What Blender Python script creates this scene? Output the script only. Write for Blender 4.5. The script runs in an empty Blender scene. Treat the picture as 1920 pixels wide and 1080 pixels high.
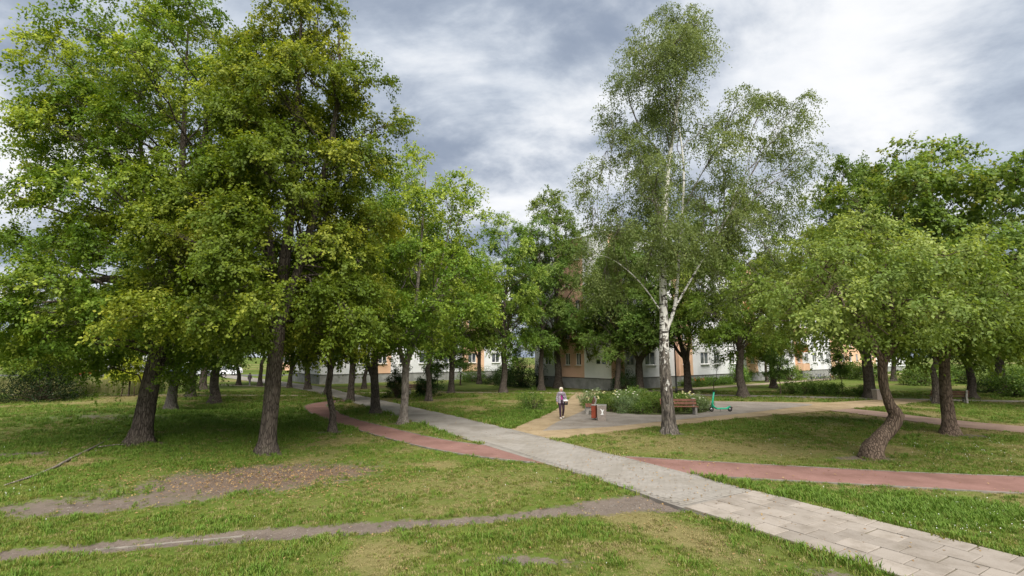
import bpy, bmesh, math, random
import numpy as np
from mathutils import Vector, Matrix

# ------------------------------------------------------------------ camera, sky, sun, exposure
sc = bpy.context.scene
COL = sc.collection
R = math.radians

cam_d = bpy.data.cameras.new('camera')
cam = bpy.data.objects.new('camera', cam_d)
COL.objects.link(cam)
cam_d.sensor_width = 36.0
cam_d.lens = 17.25
cam_d.clip_start = 0.1
cam_d.clip_end = 6000
cam.location = (0, 0, 3.25)
cam.rotation_euler = (R(98), 0, 0)
sc.camera = cam

SUN_EL, SUN_AZ = 55.0, 164.0      # elevation; azimuth clockwise from +Y (the view direction)
world = bpy.data.worlds.new('World')
sc.world = world
world.use_nodes = True
wn, wl = world.node_tree.nodes, world.node_tree.links
wn.clear()


def W(kind, **kw):
    n = wn.new(kind)
    for k, v in kw.items():
        setattr(n, k, v)
    return n


def wmath(op, a, b=None, c=None, clamp=False):
    n = W('ShaderNodeMath', operation=op, use_clamp=clamp)
    for i, s in enumerate((a, b, c)):
        if s is None:
            continue
        if isinstance(s, (int, float)):
            n.inputs[i].default_value = s
        else:
            wl.new(s, n.inputs[i])
    return n.outputs[0]


def wmix(f, a, b):
    n = W('ShaderNodeMix', data_type='RGBA')
    for i, s in ((0, f), (6, a), (7, b)):
        if isinstance(s, (tuple, float, int)):
            n.inputs[i].default_value = s if not isinstance(s, tuple) else (*s, 1)
        else:
            wl.new(s, n.inputs[i])
    return n.outputs[2]


def wstep(x, lo, hi):
    n = W('ShaderNodeMapRange', interpolation_type='SMOOTHSTEP')
    n.inputs[1].default_value, n.inputs[2].default_value = lo, hi
    wl.new(x, n.inputs[0])
    return n.outputs[0]


tc = W('ShaderNodeTexCoord')
sep = W('ShaderNodeSeparateXYZ')
wl.new(tc.outputs['Generated'], sep.inputs[0])
zc = wmath('ADD', wmath('MAXIMUM', sep.outputs[2], 0.0), 0.30)
comb = W('ShaderNodeCombineXYZ')
wl.new(wmath('DIVIDE', sep.outputs[0], zc), comb.inputs[0])
wl.new(wmath('DIVIDE', sep.outputs[1], zc), comb.inputs[1])


def wnoise(scale, detail, rough, dist, off, sx=1.0, sy=1.0, rot=0.0):
    m = W('ShaderNodeMapping')
    m.inputs['Location'].default_value = off
    m.inputs['Scale'].default_value = (sx, sy, 1)
    m.inputs['Rotation'].default_value = (0, 0, rot)
    wl.new(comb.outputs[0], m.inputs[0])
    n = W('ShaderNodeTexNoise')
    n.inputs['Scale'].default_value = scale
    n.inputs['Detail'].default_value = detail
    n.inputs['Roughness'].default_value = rough
    n.inputs['Distortion'].default_value = dist
    wl.new(m.outputs[0], n.inputs['Vector'])
    return n.outputs[0]


CLOUD_OFF = (3.1, 0.4, 0.0)
sky = W('ShaderNodeTexSky', sky_type='NISHITA', sun_disc=False)
sky.sun_elevation = R(SUN_EL)
sky.sun_rotation = R(SUN_AZ)
sky.air_density, sky.dust_density = 1.0, 1.5
skyc = W('ShaderNodeVectorMath', operation='SCALE')
skyc.inputs[3].default_value = 0.07
wl.new(sky.outputs[0], skyc.inputs[0])
big = wnoise(0.78, 2, 0.45, 0.15, CLOUD_OFF, 1.0, 1.15, 0.5)
mid = wnoise(1.9, 8, 0.6, 0.3, (1.7 + CLOUD_OFF[0], 5.2, 2.0), 1.0, 1.3, 0.5)
fine = wnoise(5.0, 6, 0.55, 0.2, (8.0, 1.0, 4.0), 1.0, 1.2, 0.5)
thick = wmath('ADD', wmath('MULTIPLY', big, 0.62), wmath('ADD', wmath('MULTIPLY', mid, 0.40), wmath('MULTIPLY', fine, 0.12)))
lit = wstep(thick, 0.52, 0.68)
wisp = wstep(wmath('ADD', wmath('MULTIPLY', mid, 0.68), wmath('MULTIPLY', fine, 0.32)), 0.36, 0.64)
dark = wmix(wisp, (0.155, 0.185, 0.24), (0.31, 0.345, 0.395))
bright = wmix(wisp, (0.38, 0.405, 0.445), (0.50, 0.505, 0.515))
cloud = wmix(lit, dark, bright)
cover = wstep(wmath('ADD', mid, wmath('MULTIPLY', fine, 0.3)), 0.34, 0.52)
skyfin = wmix(wmath('ADD', wmath('MULTIPLY', cover, 0.15), 0.85), skyc.outputs[0], cloud)
bg = W('ShaderNodeBackground')
bg.inputs[1].default_value = 1.0
wl.new(skyfin, bg.inputs[0])
wo = W('ShaderNodeOutputWorld')
wl.new(bg.outputs[0], wo.inputs[0])

sun_d = bpy.data.lights.new('sun', 'SUN')
sun = bpy.data.objects.new('sun', sun_d)
COL.objects.link(sun)
sun_d.energy = 4.2
sun_d.angle = R(60)
sun_d.color = (1.0, 0.95, 0.87)
sdir = Vector((math.sin(R(SUN_AZ)) * math.cos(R(SUN_EL)), math.cos(R(SUN_AZ)) * math.cos(R(SUN_EL)), math.sin(R(SUN_EL))))
sun.rotation_euler = (-sdir).to_track_quat('-Z', 'Y').to_euler()
sun.location = (20, -20, 40)

vs = sc.view_settings
vs.view_transform = 'Standard'
vs.look = 'None'
vs.exposure = 1.0
vs.gamma = 1.0
vs.use_curve_mapping = False
sc.cycles.max_bounces = 6
sc.cycles.diffuse_bounces = 4
sc.cycles.glossy_bounces = 2
sc.cycles.transmission_bounces = 3
sc.cycles.transparent_max_bounces = 4
sc.cycles.use_denoising = True

# ------------------------------------------------------------------ helpers: tags, meshes, materials


def tag(o, label=None, cat=None, group=None, kind=None):
    if label:
        o['label'] = label
    if cat:
        o['category'] = cat
    if group:
        o['group'] = group
    if kind:
        o['kind'] = kind
    return o


def empty(name, loc=(0, 0, 0), rz=0.0, label=None, cat=None, group=None):
    o = bpy.data.objects.new(name, None)
    o.empty_display_size = 0.2
    COL.objects.link(o)
    o.location = loc
    o.rotation_euler = (0, 0, rz)
    return tag(o, label, cat, group)


def link(name, me, parent=None, mat=None):
    o = bpy.data.objects.new(name, me)
    COL.objects.link(o)
    if parent:
        o.parent = parent
    if mat and not me.materials:
        me.materials.append(mat)
    return o


def copy_tree(o, parent=None):
    c = o.copy()
    COL.objects.link(c)
    c.parent = parent
    for ch in list(o.children):
        copy_tree(ch, c)
    return c


def np_mesh(name, V, Q, smooth=False):
    """mesh of quads from arrays"""
    me = bpy.data.meshes.new(name)
    V = np.asarray(V, np.float32)
    Q = np.asarray(Q, np.int32)
    me.vertices.add(len(V))
    me.vertices.foreach_set('co', V.ravel())
    n = len(Q)
    k = Q.shape[1]
    me.loops.add(n * k)
    me.loops.foreach_set('vertex_index', Q.ravel())
    me.polygons.add(n)
    me.polygons.foreach_set('loop_start', np.arange(0, n * k, k, dtype=np.int32))
    me.polygons.foreach_set('loop_total', np.full(n, k, np.int32))
    if smooth:
        me.polygons.foreach_set('use_smooth', np.ones(n, bool))
    me.update(calc_edges=True)
    return me


class MB:
    """collects faces of one mesh"""

    def __init__(s):
        s.v, s.f, s.sm = [], [], []

    def add(s, vs_, fs, smooth=False):
        b = len(s.v)
        s.v += [tuple(p) for p in vs_]
        s.f += [tuple(i + b for i in f) for f in fs]
        s.sm += [smooth] * len(fs)
        return s

    def box(s, c, d, rot=None, bevel=0.0):
        x, y, z = d[0] / 2, d[1] / 2, d[2] / 2
        if bevel <= 0:
            P = [Vector(p) for p in ((-x, -y, -z), (x, -y, -z), (x, y, -z), (-x, y, -z), (-x, -y, z), (x, -y, z), (x, y, z), (-x, y, z))]
            F = [(0, 3, 2, 1), (4, 5, 6, 7), (0, 1, 5, 4), (1, 2, 6, 5), (2, 3, 7, 6), (3, 0, 4, 7)]
        else:
            bm = bmesh.new()
            bmesh.ops.create_cube(bm, size=1)
            for v in bm.verts:
                v.co = Vector((v.co.x * d[0], v.co.y * d[1], v.co.z * d[2]))
            bmesh.ops.bevel(bm, geom=bm.edges[:], offset=bevel, segments=1, affect='EDGES')
            bm.verts.index_update()
            P = [v.co.copy() for v in bm.verts]
            F = [tuple(v.index for v in f.verts) for f in bm.faces]
            bm.free()
        if rot is not None:
            m = rot if isinstance(rot, Matrix) else Matrix.Rotation(rot, 3, 'Z')
            P = [m @ p for p in P]
        c = Vector(c)
        return s.add([p + c for p in P], F)

    def tube(s, pts, rad, n=8, cap=True):
        pts = [Vector(p) for p in pts]
        if not hasattr(rad, '__len__'):
            rad = [rad] * len(pts)
        b = []
        ref = None
        for i, p in enumerate(pts):
            t = (pts[min(i + 1, len(pts) - 1)] - pts[max(i - 1, 0)]).normalized()
            if ref is None:
                ref = t.orthogonal().normalized()
            ref = (ref - t * ref.dot(t)).normalized()
            w = t.cross(ref)
            for k in range(n):
                a = 2 * math.pi * k / n
                b.append(p + (ref * math.cos(a) + w * math.sin(a)) * rad[i])
        F = []
        for i in range(len(pts) - 1):
            for k in range(n):
                F.append((i * n + k, i * n + (k + 1) % n, (i + 1) * n + (k + 1) % n, (i + 1) * n + k))
        if cap:
            F.append(tuple(range(n - 1, -1, -1)))
            F.append(tuple((len(pts) - 1) * n + k for k in range(n)))
        return s.add(b, F, True)

    def prism(s, poly, z0, z1):
        n = len(poly)
        V = [(p[0], p[1], z0) for p in poly] + [(p[0], p[1], z1) for p in poly]
        F = [tuple(range(n - 1, -1, -1)), tuple(range(n, 2 * n))] + [(i, (i + 1) % n, n + (i + 1) % n, n + i) for i in range(n)]
        return s.add(V, F)

    def lathe(s, prof, n=16, c=(0, 0, 0)):
        V = [(c[0] + r * math.cos(2 * math.pi * k / n), c[1] + r * math.sin(2 * math.pi * k / n), c[2] + z) for r, z in prof for k in range(n)]
        F = [(i * n + k, i * n + (k + 1) % n, (i + 1) * n + (k + 1) % n, (i + 1) * n + k) for i in range(len(prof) - 1) for k in range(n)]
        return s.add(V, F, True)

    def mesh(s, name):
        me = bpy.data.meshes.new(name)
        me.from_pydata(s.v, [], s.f)
        me.polygons.foreach_set('use_smooth', s.sm)
        me.update()
        return me

    def build(s, name, mat, parent=None):
        return link(name, s.mesh(name), parent, mat)


class NT:
    """small node-tree writer"""

    def __init__(s, name):
        s.m = bpy.data.materials.new(name)
        s.m.use_nodes = True
        s.t = s.m.node_tree
        s.t.nodes.clear()
        s.out = s.t.nodes.new('ShaderNodeOutputMaterial')

    def n(s, kind, ins=None, **kw):
        nd = s.t.nodes.new(kind)
        for k, v in kw.items():
            setattr(nd, k, v)
        for k, v in (ins or {}).items():
            s.put(nd.inputs[k], v)
        return nd

    def put(s, sock, v):
        if hasattr(v, 'is_linked') or isinstance(v, bpy.types.NodeSocket):
            s.t.links.new(v, sock)
        elif isinstance(v, tuple) and len(v) == 3 and sock.type == 'RGBA':
            sock.default_value = (*v, 1)
        else:
            sock.default_value = v

    def coord(s, kind='Object'):
        return s.n('ShaderNodeTexCoord').outputs[kind]

    def mapping(s, vec, scale=(1, 1, 1), loc=(0, 0, 0), rot=(0, 0, 0)):
        return s.n('ShaderNodeMapping', {'Vector': vec, 'Scale': scale, 'Location': loc, 'Rotation': rot}).outputs[0]

    def noise(s, vec, scale, detail=4, rough=0.55, dist=0.0):
        return s.n('ShaderNodeTexNoise', {'Vector': vec, 'Scale': scale, 'Detail': detail, 'Roughness': rough, 'Distortion': dist}).outputs[0]

    def step(s, x, lo, hi):
        return s.n('ShaderNodeMapRange', {0: x, 1: lo, 2: hi}, interpolation_type='SMOOTHSTEP').outputs[0]

    def mix(s, f, a, b, mode='MIX'):
        return s.n('ShaderNodeMix', {0: f, 6: a, 7: b}, data_type='RGBA', blend_type=mode).outputs[2]

    def math(s, op, a, b=0.0, clamp=False):
        return s.n('ShaderNodeMath', {0: a, 1: b}, operation=op, use_clamp=clamp).outputs[0]

    def attr(s, name, kind='GEOMETRY', out='Fac'):
        nd = s.n('ShaderNodeAttribute', attribute_name=name, attribute_type=kind)
        return nd.outputs[out]

    def bump(s, h, strength=0.3, dist=0.02):
        return s.n('ShaderNodeBump', {'Height': h, 'Strength': strength, 'Distance': dist}).outputs[0]

    def principled(s, col, rough=0.8, spec=0.3, normal=None, metal=0.0):
        ins = {'Base Color': col, 'Roughness': rough, 'Specular IOR Level': spec, 'Metallic': metal}
        if normal is not None:
            ins['Normal'] = normal
        p = s.n('ShaderNodeBsdfPrincipled', ins)
        s.t.links.new(p.outputs[0], s.out.inputs[0])
        return p


def simple(name, c1, c2=None, scale=3.0, rough=0.8, spec=0.3, bump=0.0, bscale=20.0, metal=0.0, lo=0.35, hi=0.65):
    t = NT(name)
    co = t.coord()
    c2 = c2 or tuple(x * 0.75 for x in c1)
    f = t.step(t.noise(co, scale, 6, 0.6), lo, hi)
    col = t.mix(f, c1, c2)
    nrm = t.bump(t.noise(co, bscale, 4, 0.6), bump, 0.02) if bump else None
    t.principled(col, rough, spec, nrm, metal)
    return t.m


M = {}
M['concrete'] = simple('concrete', (0.36, 0.34, 0.31), (0.25, 0.235, 0.21), 5, 0.9, 0.2, 0.3, 60)
M['wood_red'] = simple('bench wood', (0.21, 0.085, 0.05), (0.14, 0.055, 0.032), 6, 0.6, 0.35, 0.15, 40)
M['wood_dark'] = simple('dark bench wood', (0.13, 0.06, 0.04), (0.08, 0.04, 0.028), 6, 0.65, 0.35, 0.15, 40)
M['black'] = simple('black paint', (0.018, 0.018, 0.02), (0.03, 0.03, 0.03), 8, 0.5, 0.4)
M['rubber'] = simple('tyre rubber', (0.02, 0.02, 0.02), (0.035, 0.033, 0.03), 10, 0.85, 0.2)
M['steel'] = simple('steel', (0.45, 0.45, 0.46), (0.32, 0.32, 0.33), 8, 0.4, 0.5, metal=0.8)
M['scooter'] = simple('scooter green', (0.02, 0.50, 0.28), (0.015, 0.42, 0.24), 6, 0.35, 0.5)
M['bin_red'] = simple('red bin metal', (0.28, 0.055, 0.025), (0.20, 0.04, 0.02), 5, 0.55, 0.4)
M['white'] = simple('white paint', (0.78, 0.78, 0.76), (0.66, 0.66, 0.64), 3, 0.6, 0.3)
M['wall_white'] = simple('white render', (0.70, 0.70, 0.71), (0.60, 0.61, 0.62), 0.5, 0.9, 0.1, 0.1, 120)
M['wall_grey'] = simple('pale grey render', (0.78, 0.78, 0.77), (0.70, 0.70, 0.69), 0.5, 0.9, 0.1, 0.1, 120)
M['wall_orange'] = simple('apricot render', (0.68, 0.44, 0.29), (0.61, 0.39, 0.26), 0.5, 0.9, 0.1, 0.1, 120)
M['wall_pink'] = simple('salmon render', (0.74, 0.47, 0.34), (0.68, 0.43, 0.31), 0.5, 0.9, 0.1, 0.1, 120)
M['wall_rust'] = simple('rust render', (0.36, 0.13, 0.06), (0.30, 0.11, 0.05), 0.5, 0.9, 0.1, 0.1, 120)
M['plinth'] = simple('grey plinth', (0.30, 0.30, 0.29), (0.22, 0.22, 0.21), 1.5, 0.9, 0.1, 0.2, 60)
M['plinth_trim'] = simple('plinth flashing', (0.06, 0.05, 0.05), None, 3, 0.6)
M['blue'] = simple('blue enamel', (0.02, 0.04, 0.22), None, 3, 0.4, 0.5)
M['plaque'] = simple('dark plaque', (0.02, 0.03, 0.02), None, 3, 0.5, 0.4)
M['roofing'] = simple('roof felt', (0.10, 0.10, 0.10), None, 2, 0.9)
M['hair'] = simple('white hair', (0.75, 0.70, 0.60), (0.6, 0.55, 0.45), 30, 0.7, 0.2)
M['skin'] = simple('skin', (0.55, 0.32, 0.23), (0.50, 0.28, 0.20), 10, 0.6, 0.3)
M['magenta'] = simple('magenta cloth', (0.42, 0.06, 0.28), (0.34, 0.05, 0.24), 12, 0.9, 0.1)
M['jacket'] = simple('grey patterned cloth', (0.42, 0.38, 0.42), (0.18, 0.14, 0.20), 22, 0.9, 0.1)
M['trousers'] = simple('dark trousers', (0.035, 0.022, 0.032), (0.05, 0.03, 0.045), 9, 0.9, 0.1)
M['shoe'] = simple('pale shoes', (0.55, 0.52, 0.48), None, 9, 0.7, 0.2)


def glass_mat():
    t = NT('window glass')
    co = t.coord()
    f = t.step(t.noise(co, 1.3, 3), 0.4, 0.6)
    t.principled(t.mix(f, (0.03, 0.035, 0.045), (0.12, 0.13, 0.14)), 0.08, 0.6)
    return t.m


M['glass'] = glass_mat()


def bark_mat(name, c1, c2, moss=(0.06, 0.07, 0.03), mossf=0.25, stretch=0.22):
    t = NT(name)
    co = t.coord()
    m = t.mapping(co, (1, 1, stretch))
    v = t.n('ShaderNodeTexVoronoi', {'Vector': m, 'Scale': 16.0, 'Randomness': 1.0}, feature='DISTANCE_TO_EDGE').outputs[0]
    nz = t.noise(m, 9, 6, 0.65, 0.4)
    crack = t.step(t.math('ADD', v, t.math('MULTIPLY', nz, 0.25)), 0.10, 0.32)
    col = t.mix(crack, c2, c1)
    patch = t.math('MULTIPLY', t.step(t.noise(co, 1.1, 5, 0.6), 0.52, 0.66), mossf)
    col = t.mix(patch, col, moss)
    col = t.mix(t.math('MULTIPLY', t.step(t.noise(co, 2.7, 3), 0.5, 0.7), 0.4), col, tuple(min(1, x * 1.7) for x in c1))
    t.principled(col, 0.95, 0.1, t.bump(crack, 0.9, 0.03))
    return t.m


M['bark'] = bark_mat('lime bark', (0.115, 0.095, 0.078), (0.045, 0.036, 0.03))
M['bark_pale'] = bark_mat('pale bark', (0.25, 0.22, 0.19), (0.12, 0.10, 0.085), mossf=0.3)
M['bark_brown'] = bark_mat('brown bark', (0.17, 0.125, 0.095), (0.07, 0.05, 0.038), mossf=0.15)


def birch_bark():
    t = NT('birch bark')
    co = t.coord()
    z = t.n('ShaderNodeSeparateXYZ', {0: co}).outputs[2]
    dashes = t.noise(t.mapping(co, (1.6, 1.6, 6.0)), 1.5, 4, 0.6, 0.3)
    white = t.mix(t.step(dashes, 0.57, 0.62), (0.62, 0.60, 0.56), (0.035, 0.03, 0.027))
    cr = t.noise(t.mapping(co, (3.2, 3.2, 1.5)), 1.5, 4, 0.6, 1.0)
    h = t.math('ADD', t.math('MULTIPLY', z, -0.075), t.math('MULTIPLY', cr, 1.6))
    rough = t.step(h, 0.44, 0.54)
    brown = t.mix(t.step(t.noise(t.mapping(co, (5, 5, 1.2)), 2.4, 5, 0.65), 0.35, 0.65), (0.03, 0.025, 0.022), (0.19, 0.165, 0.14))
    col = t.mix(rough, white, brown)
    t.principled(col, 0.85, 0.15, t.bump(t.math('ADD', cr, rough), 0.8, 0.03))
    return t.m


M['bark_birch'] = birch_bark()


def leaf_mat():
    t = NT('leaf')
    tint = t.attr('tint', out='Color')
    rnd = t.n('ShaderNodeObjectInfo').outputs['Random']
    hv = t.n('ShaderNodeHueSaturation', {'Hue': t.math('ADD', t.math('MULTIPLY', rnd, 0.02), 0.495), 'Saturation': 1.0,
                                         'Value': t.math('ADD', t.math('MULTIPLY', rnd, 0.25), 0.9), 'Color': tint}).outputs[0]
    p = t.n('ShaderNodeBsdfPrincipled', {'Base Color': hv, 'Roughness': 0.55, 'Specular IOR Level': 0.22})
    tr = t.n('ShaderNodeBsdfTranslucent', {'Color': t.mix(1.0, hv, (1.25, 1.2, 0.6), 'MULTIPLY')})
    mx = t.n('ShaderNodeMixShader', {0: 0.42, 1: p.outputs[0], 2: tr.outputs[0]})
    t.t.links.new(mx.outputs[0], t.out.inputs[0])
    return t.m


M['leaf'] = leaf_mat()


def blade_mat(name, c1, c2, c3):
    t = NT(name)
    rnd = t.n('ShaderNodeObjectInfo').outputs['Random']
    isl = t.n('ShaderNodeNewGeometry').outputs['Random Per Island']
    col = t.mix(rnd, c1, c2)
    col = t.mix(t.step(isl, 0.72, 1.0), col, c3)
    p = t.n('ShaderNodeBsdfPrincipled', {'Base Color': col, 'Roughness': 0.6, 'Specular IOR Level': 0.25})
    tr = t.n('ShaderNodeBsdfTranslucent', {'Color': col})
    mx = t.n('ShaderNodeMixShader', {0: 0.3, 1: p.outputs[0], 2: tr.outputs[0]})
    t.t.links.new(mx.outputs[0], t.out.inputs[0])
    return t.m


# ------------------------------------------------------------------ noise and polygon helpers (numpy)


def vnoise(x, y, seed=0):
    xi, yi = np.floor(x).astype(np.int64), np.floor(y).astype(np.int64)
    fx, fy = x - xi, y - yi
    fx, fy = fx * fx * (3 - 2 * fx), fy * fy * (3 - 2 * fy)

    def h(a, b):
        n = (a * 374761393 + b * 668265263 + seed * 982451653) & 0x7fffffff
        n = ((n ^ (n >> 13)) * 1274126177) & 0x7fffffff
        return ((n ^ (n >> 16)) & 0xffff) / 65535.0
    return (h(xi, yi) * (1 - fx) + h(xi + 1, yi) * fx) * (1 - fy) + (h(xi, yi + 1) * (1 - fx) + h(xi + 1, yi + 1) * fx) * fy


def fbm(x, y, s, seed=0, oct=4):
    a, t, n = 1.0, 0.0, 0.0
    for o in range(oct):
        t = t + a * vnoise(x / s * 2 ** o + 17.3 * o, y / s * 2 ** o - 9.1 * o, seed + o)
        n += a
        a *= 0.5
    return t / n


def in_poly(x, y, poly):
    r = np.zeros(x.shape, bool)
    n = len(poly)
    for i in range(n):
        x0, y0 = poly[i]
        x1, y1 = poly[(i + 1) % n]
        if y0 == y1:
            continue
        c = ((y0 > y) != (y1 > y)) & (x < (x1 - x0) * (y - y0) / (y1 - y0) + x0)
        r ^= c
    return r


def dist_line(x, y, pts):
    d = np.full(x.shape, 1e9)
    for (x0, y0), (x1, y1) in zip(pts[:-1], pts[1:]):
        dx, dy = x1 - x0, y1 - y0
        t = np.clip(((x - x0) * dx + (y - y0) * dy) / (dx * dx + dy * dy), 0, 1)
        d = np.minimum(d, np.hypot(x - x0 - t * dx, y - y0 - t * dy))
    return d


def smooth_line(pts, n=6):
    """Catmull-Rom through the points"""
    P = [np.array(p, float) for p in pts]
    P = [2 * P[0] - P[1]] + P + [2 * P[-1] - P[-2]]
    out = []
    for i in range(1, len(P) - 2):
        for k in range(n):
            t = k / n
            out.append(tuple(0.5 * (2 * P[i] + (P[i + 1] - P[i - 1]) * t + (2 * P[i - 1] - 5 * P[i] + 4 * P[i + 1] - P[i + 2]) * t * t
                                    + (3 * P[i] - P[i - 1] - 3 * P[i + 1] + P[i + 2]) * t ** 3)))
    out.append(tuple(P[-2]))
    return out


def sstep(x, a, b):
    t = np.clip((x - a) / (b - a), 0, 1)
    return t * t * (3 - 2 * t)


# ------------------------------------------------------------------ layout of the paths (metres)
PR = smooth_line([(11.4, 3.4), (9.6, 6.3), (8.28, 8.47), (7.05, 10.5), (5.9, 12.5), (4.95, 14.3), (3.75, 16.4), (2.1, 19.15), (0.0, 22.76), (-2.7, 27.1), (-6.17, 32.32),
                  (-15.6, 46.6), (-21.4, 55.2), (-38.7, 76), (-56, 96)])
PL = smooth_line([(8.9, 2.4), (7.3, 5.1), (5.95, 7.4), (4.8, 9.4), (3.7, 11.1), (2.75, 12.9), (1.6, 14.7), (0.0, 17.2), (-1.5, 19.6), (-5.4, 26.0), (-12.2, 37.3),
                  (-18.0, 46.0), (-26.6, 57.3), (-42, 75), (-59, 95)])
POLY_MAIN = PR + PL[::-1]
BL_l = smooth_line([(-12.4, 39.2), (-13.6, 37.0), (-13.9, 33.9), (-12.2, 30.15), (-9.24, 25.72), (-5.86, 21.38), (-3.08, 18.32), (-1.05, 16.70), (1.1, 15.6)])
BL_r = smooth_line([(-11.6, 37.4), (-12.5, 36.4), (-12.7, 34.3), (-11.14, 31.35), (-8.51, 26.9), (-5.32, 22.93), (-2.74, 20.04), (-0.94, 18.75)])
POLY_BIKE_L = BL_l + BL_r[::-1]
BR_f = smooth_line([(3.6, 16.75), (5.70, 16.04), (8.57, 15.21), (11.16, 14.5), (14.08, 13.95), (20, 12.9), (30, 11.6)])
BR_n = smooth_line([(4.9, 14.25), (6.31, 13.79), (8.76, 13.18), (10.56, 12.72), (12.32, 12.3), (18, 11.2), (29, 9.8)])
POLY_BIKE_R = BR_f + BR_n[::-1]
PLAZA_LEFT = smooth_line([(-0.05, 22.8), (1.11, 26.14), (2.61, 30.73), (4.05, 37.32), (5.19, 42.4), (5.9, 45.6)])
PLAZA_LOW = smooth_line([(31.4, 37.6), (27.7, 35.2), (20.62, 31.35), (16.93, 29.5), (12.7, 27.2), (9.02, 24.95), (4.5, 22.3), (1.6, 20.1)])
POLY_PLAZA = PLAZA_LEFT + [(8.3, 45.8), (7.6, 42.2), (8.6, 38.4), (12.2, 37.6), (16.2, 36.9), (20.4, 36.2), (22.8, 36.0), (26.98, 37.9), (30.0, 39.6)] + PLAZA_LOW
POLY_GREY = smooth_line([(1.35, 22.3), (2.35, 25.5), (4.4, 30.8), (4.9, 34.5), (6.4, 37.4), (8.6, 38.0), (12.4, 37.3), (16.6, 36.5), (19.6, 35.7), (20.6, 34.4), (18.2, 32.5), (13.2, 29.0),
                         (9.0, 26.4), (4.6, 23.6)], 4)
POLY_PINK = smooth_line([(19.3, 30.6), (20.2, 27.3), (20.56, 24.3), (22.1, 21.8), (25.5, 18.2), (31, 14)]) + smooth_line([(32.5, 15.4), (27.5, 19.6), (24.2, 23.6), (22.7, 26.8), (22.1, 29.9), (21.4, 32.0)])


def ribbon(pts, w):
    pts = smooth_line(pts, 5)
    A, B = [], []
    for i, p in enumerate(pts):
        a, b = pts[max(i - 1, 0)], pts[min(i + 1, len(pts) - 1)]
        dx, dy = b[0] - a[0], b[1] - a[1]
        L = math.hypot(dx, dy)
        A.append((p[0] - dy / L * w / 2, p[1] + dx / L * w / 2))
        B.append((p[0] + dy / L * w / 2, p[1] - dx / L * w / 2))
    return A + B[::-1]


POLY_FAR_R = ribbon([(8.5, 44.2), (14.5, 43.3), (21.4, 41.8), (25.1, 40.7), (28.4, 39.3), (31.7, 38.3), (35, 37.6), (41, 36.2), (60, 33)], 1.5)
POLY_FAR_L = ribbon([(-62, 43.6), (-40, 43.4), (-25.6, 43.0), (-17.5, 42.6)], 0.55)
POLY_FAR_M = ribbon([(-14.2, 45.4), (-8, 46.7), (-3, 46.3), (2, 45.7), (6.2, 45.5)], 0.8)
POLY_FAR_B = ribbon([(7.3, 45.5), (11, 46.4), (15.4, 49.4), (18.7, 51.6), (27.4, 58.3), (35.8, 65), (48, 75), (80, 101)], 1.7)
POLY_FAR_3 = ribbon([(-80, 64), (-50, 61.5), (-35.5, 59.0), (-29.4, 56.4), (-22.6, 54.6)], 0.8)
ALL_POLYS = [POLY_MAIN, POLY_BIKE_L, POLY_BIKE_R, POLY_PLAZA, POLY_PINK, POLY_FAR_R, POLY_FAR_L, POLY_FAR_M, POLY_FAR_B, POLY_FAR_3]
BED_C, BED_R = (8.6, 32.6), (3.7, 4.2)
DESIRE = smooth_line([(-16, 7.2), (-8.5, 8.75), (-7.07, 9.05), (-5.16, 9.55), (-2.7, 10.05), (-0.65, 10.55), (1.4, 11.2), (2.7, 11.75), (3.6, 11.6)])


def ground_z(x, y):
    z = 0.45 * np.exp(-(((x + 21) / 6.5) ** 2 + ((y - 25.5) / 3.6) ** 2))
    z = z + 0.12 * np.exp(-(((x + 15) / 4) ** 2 + ((y - 15) / 3) ** 2))
    return z


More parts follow.
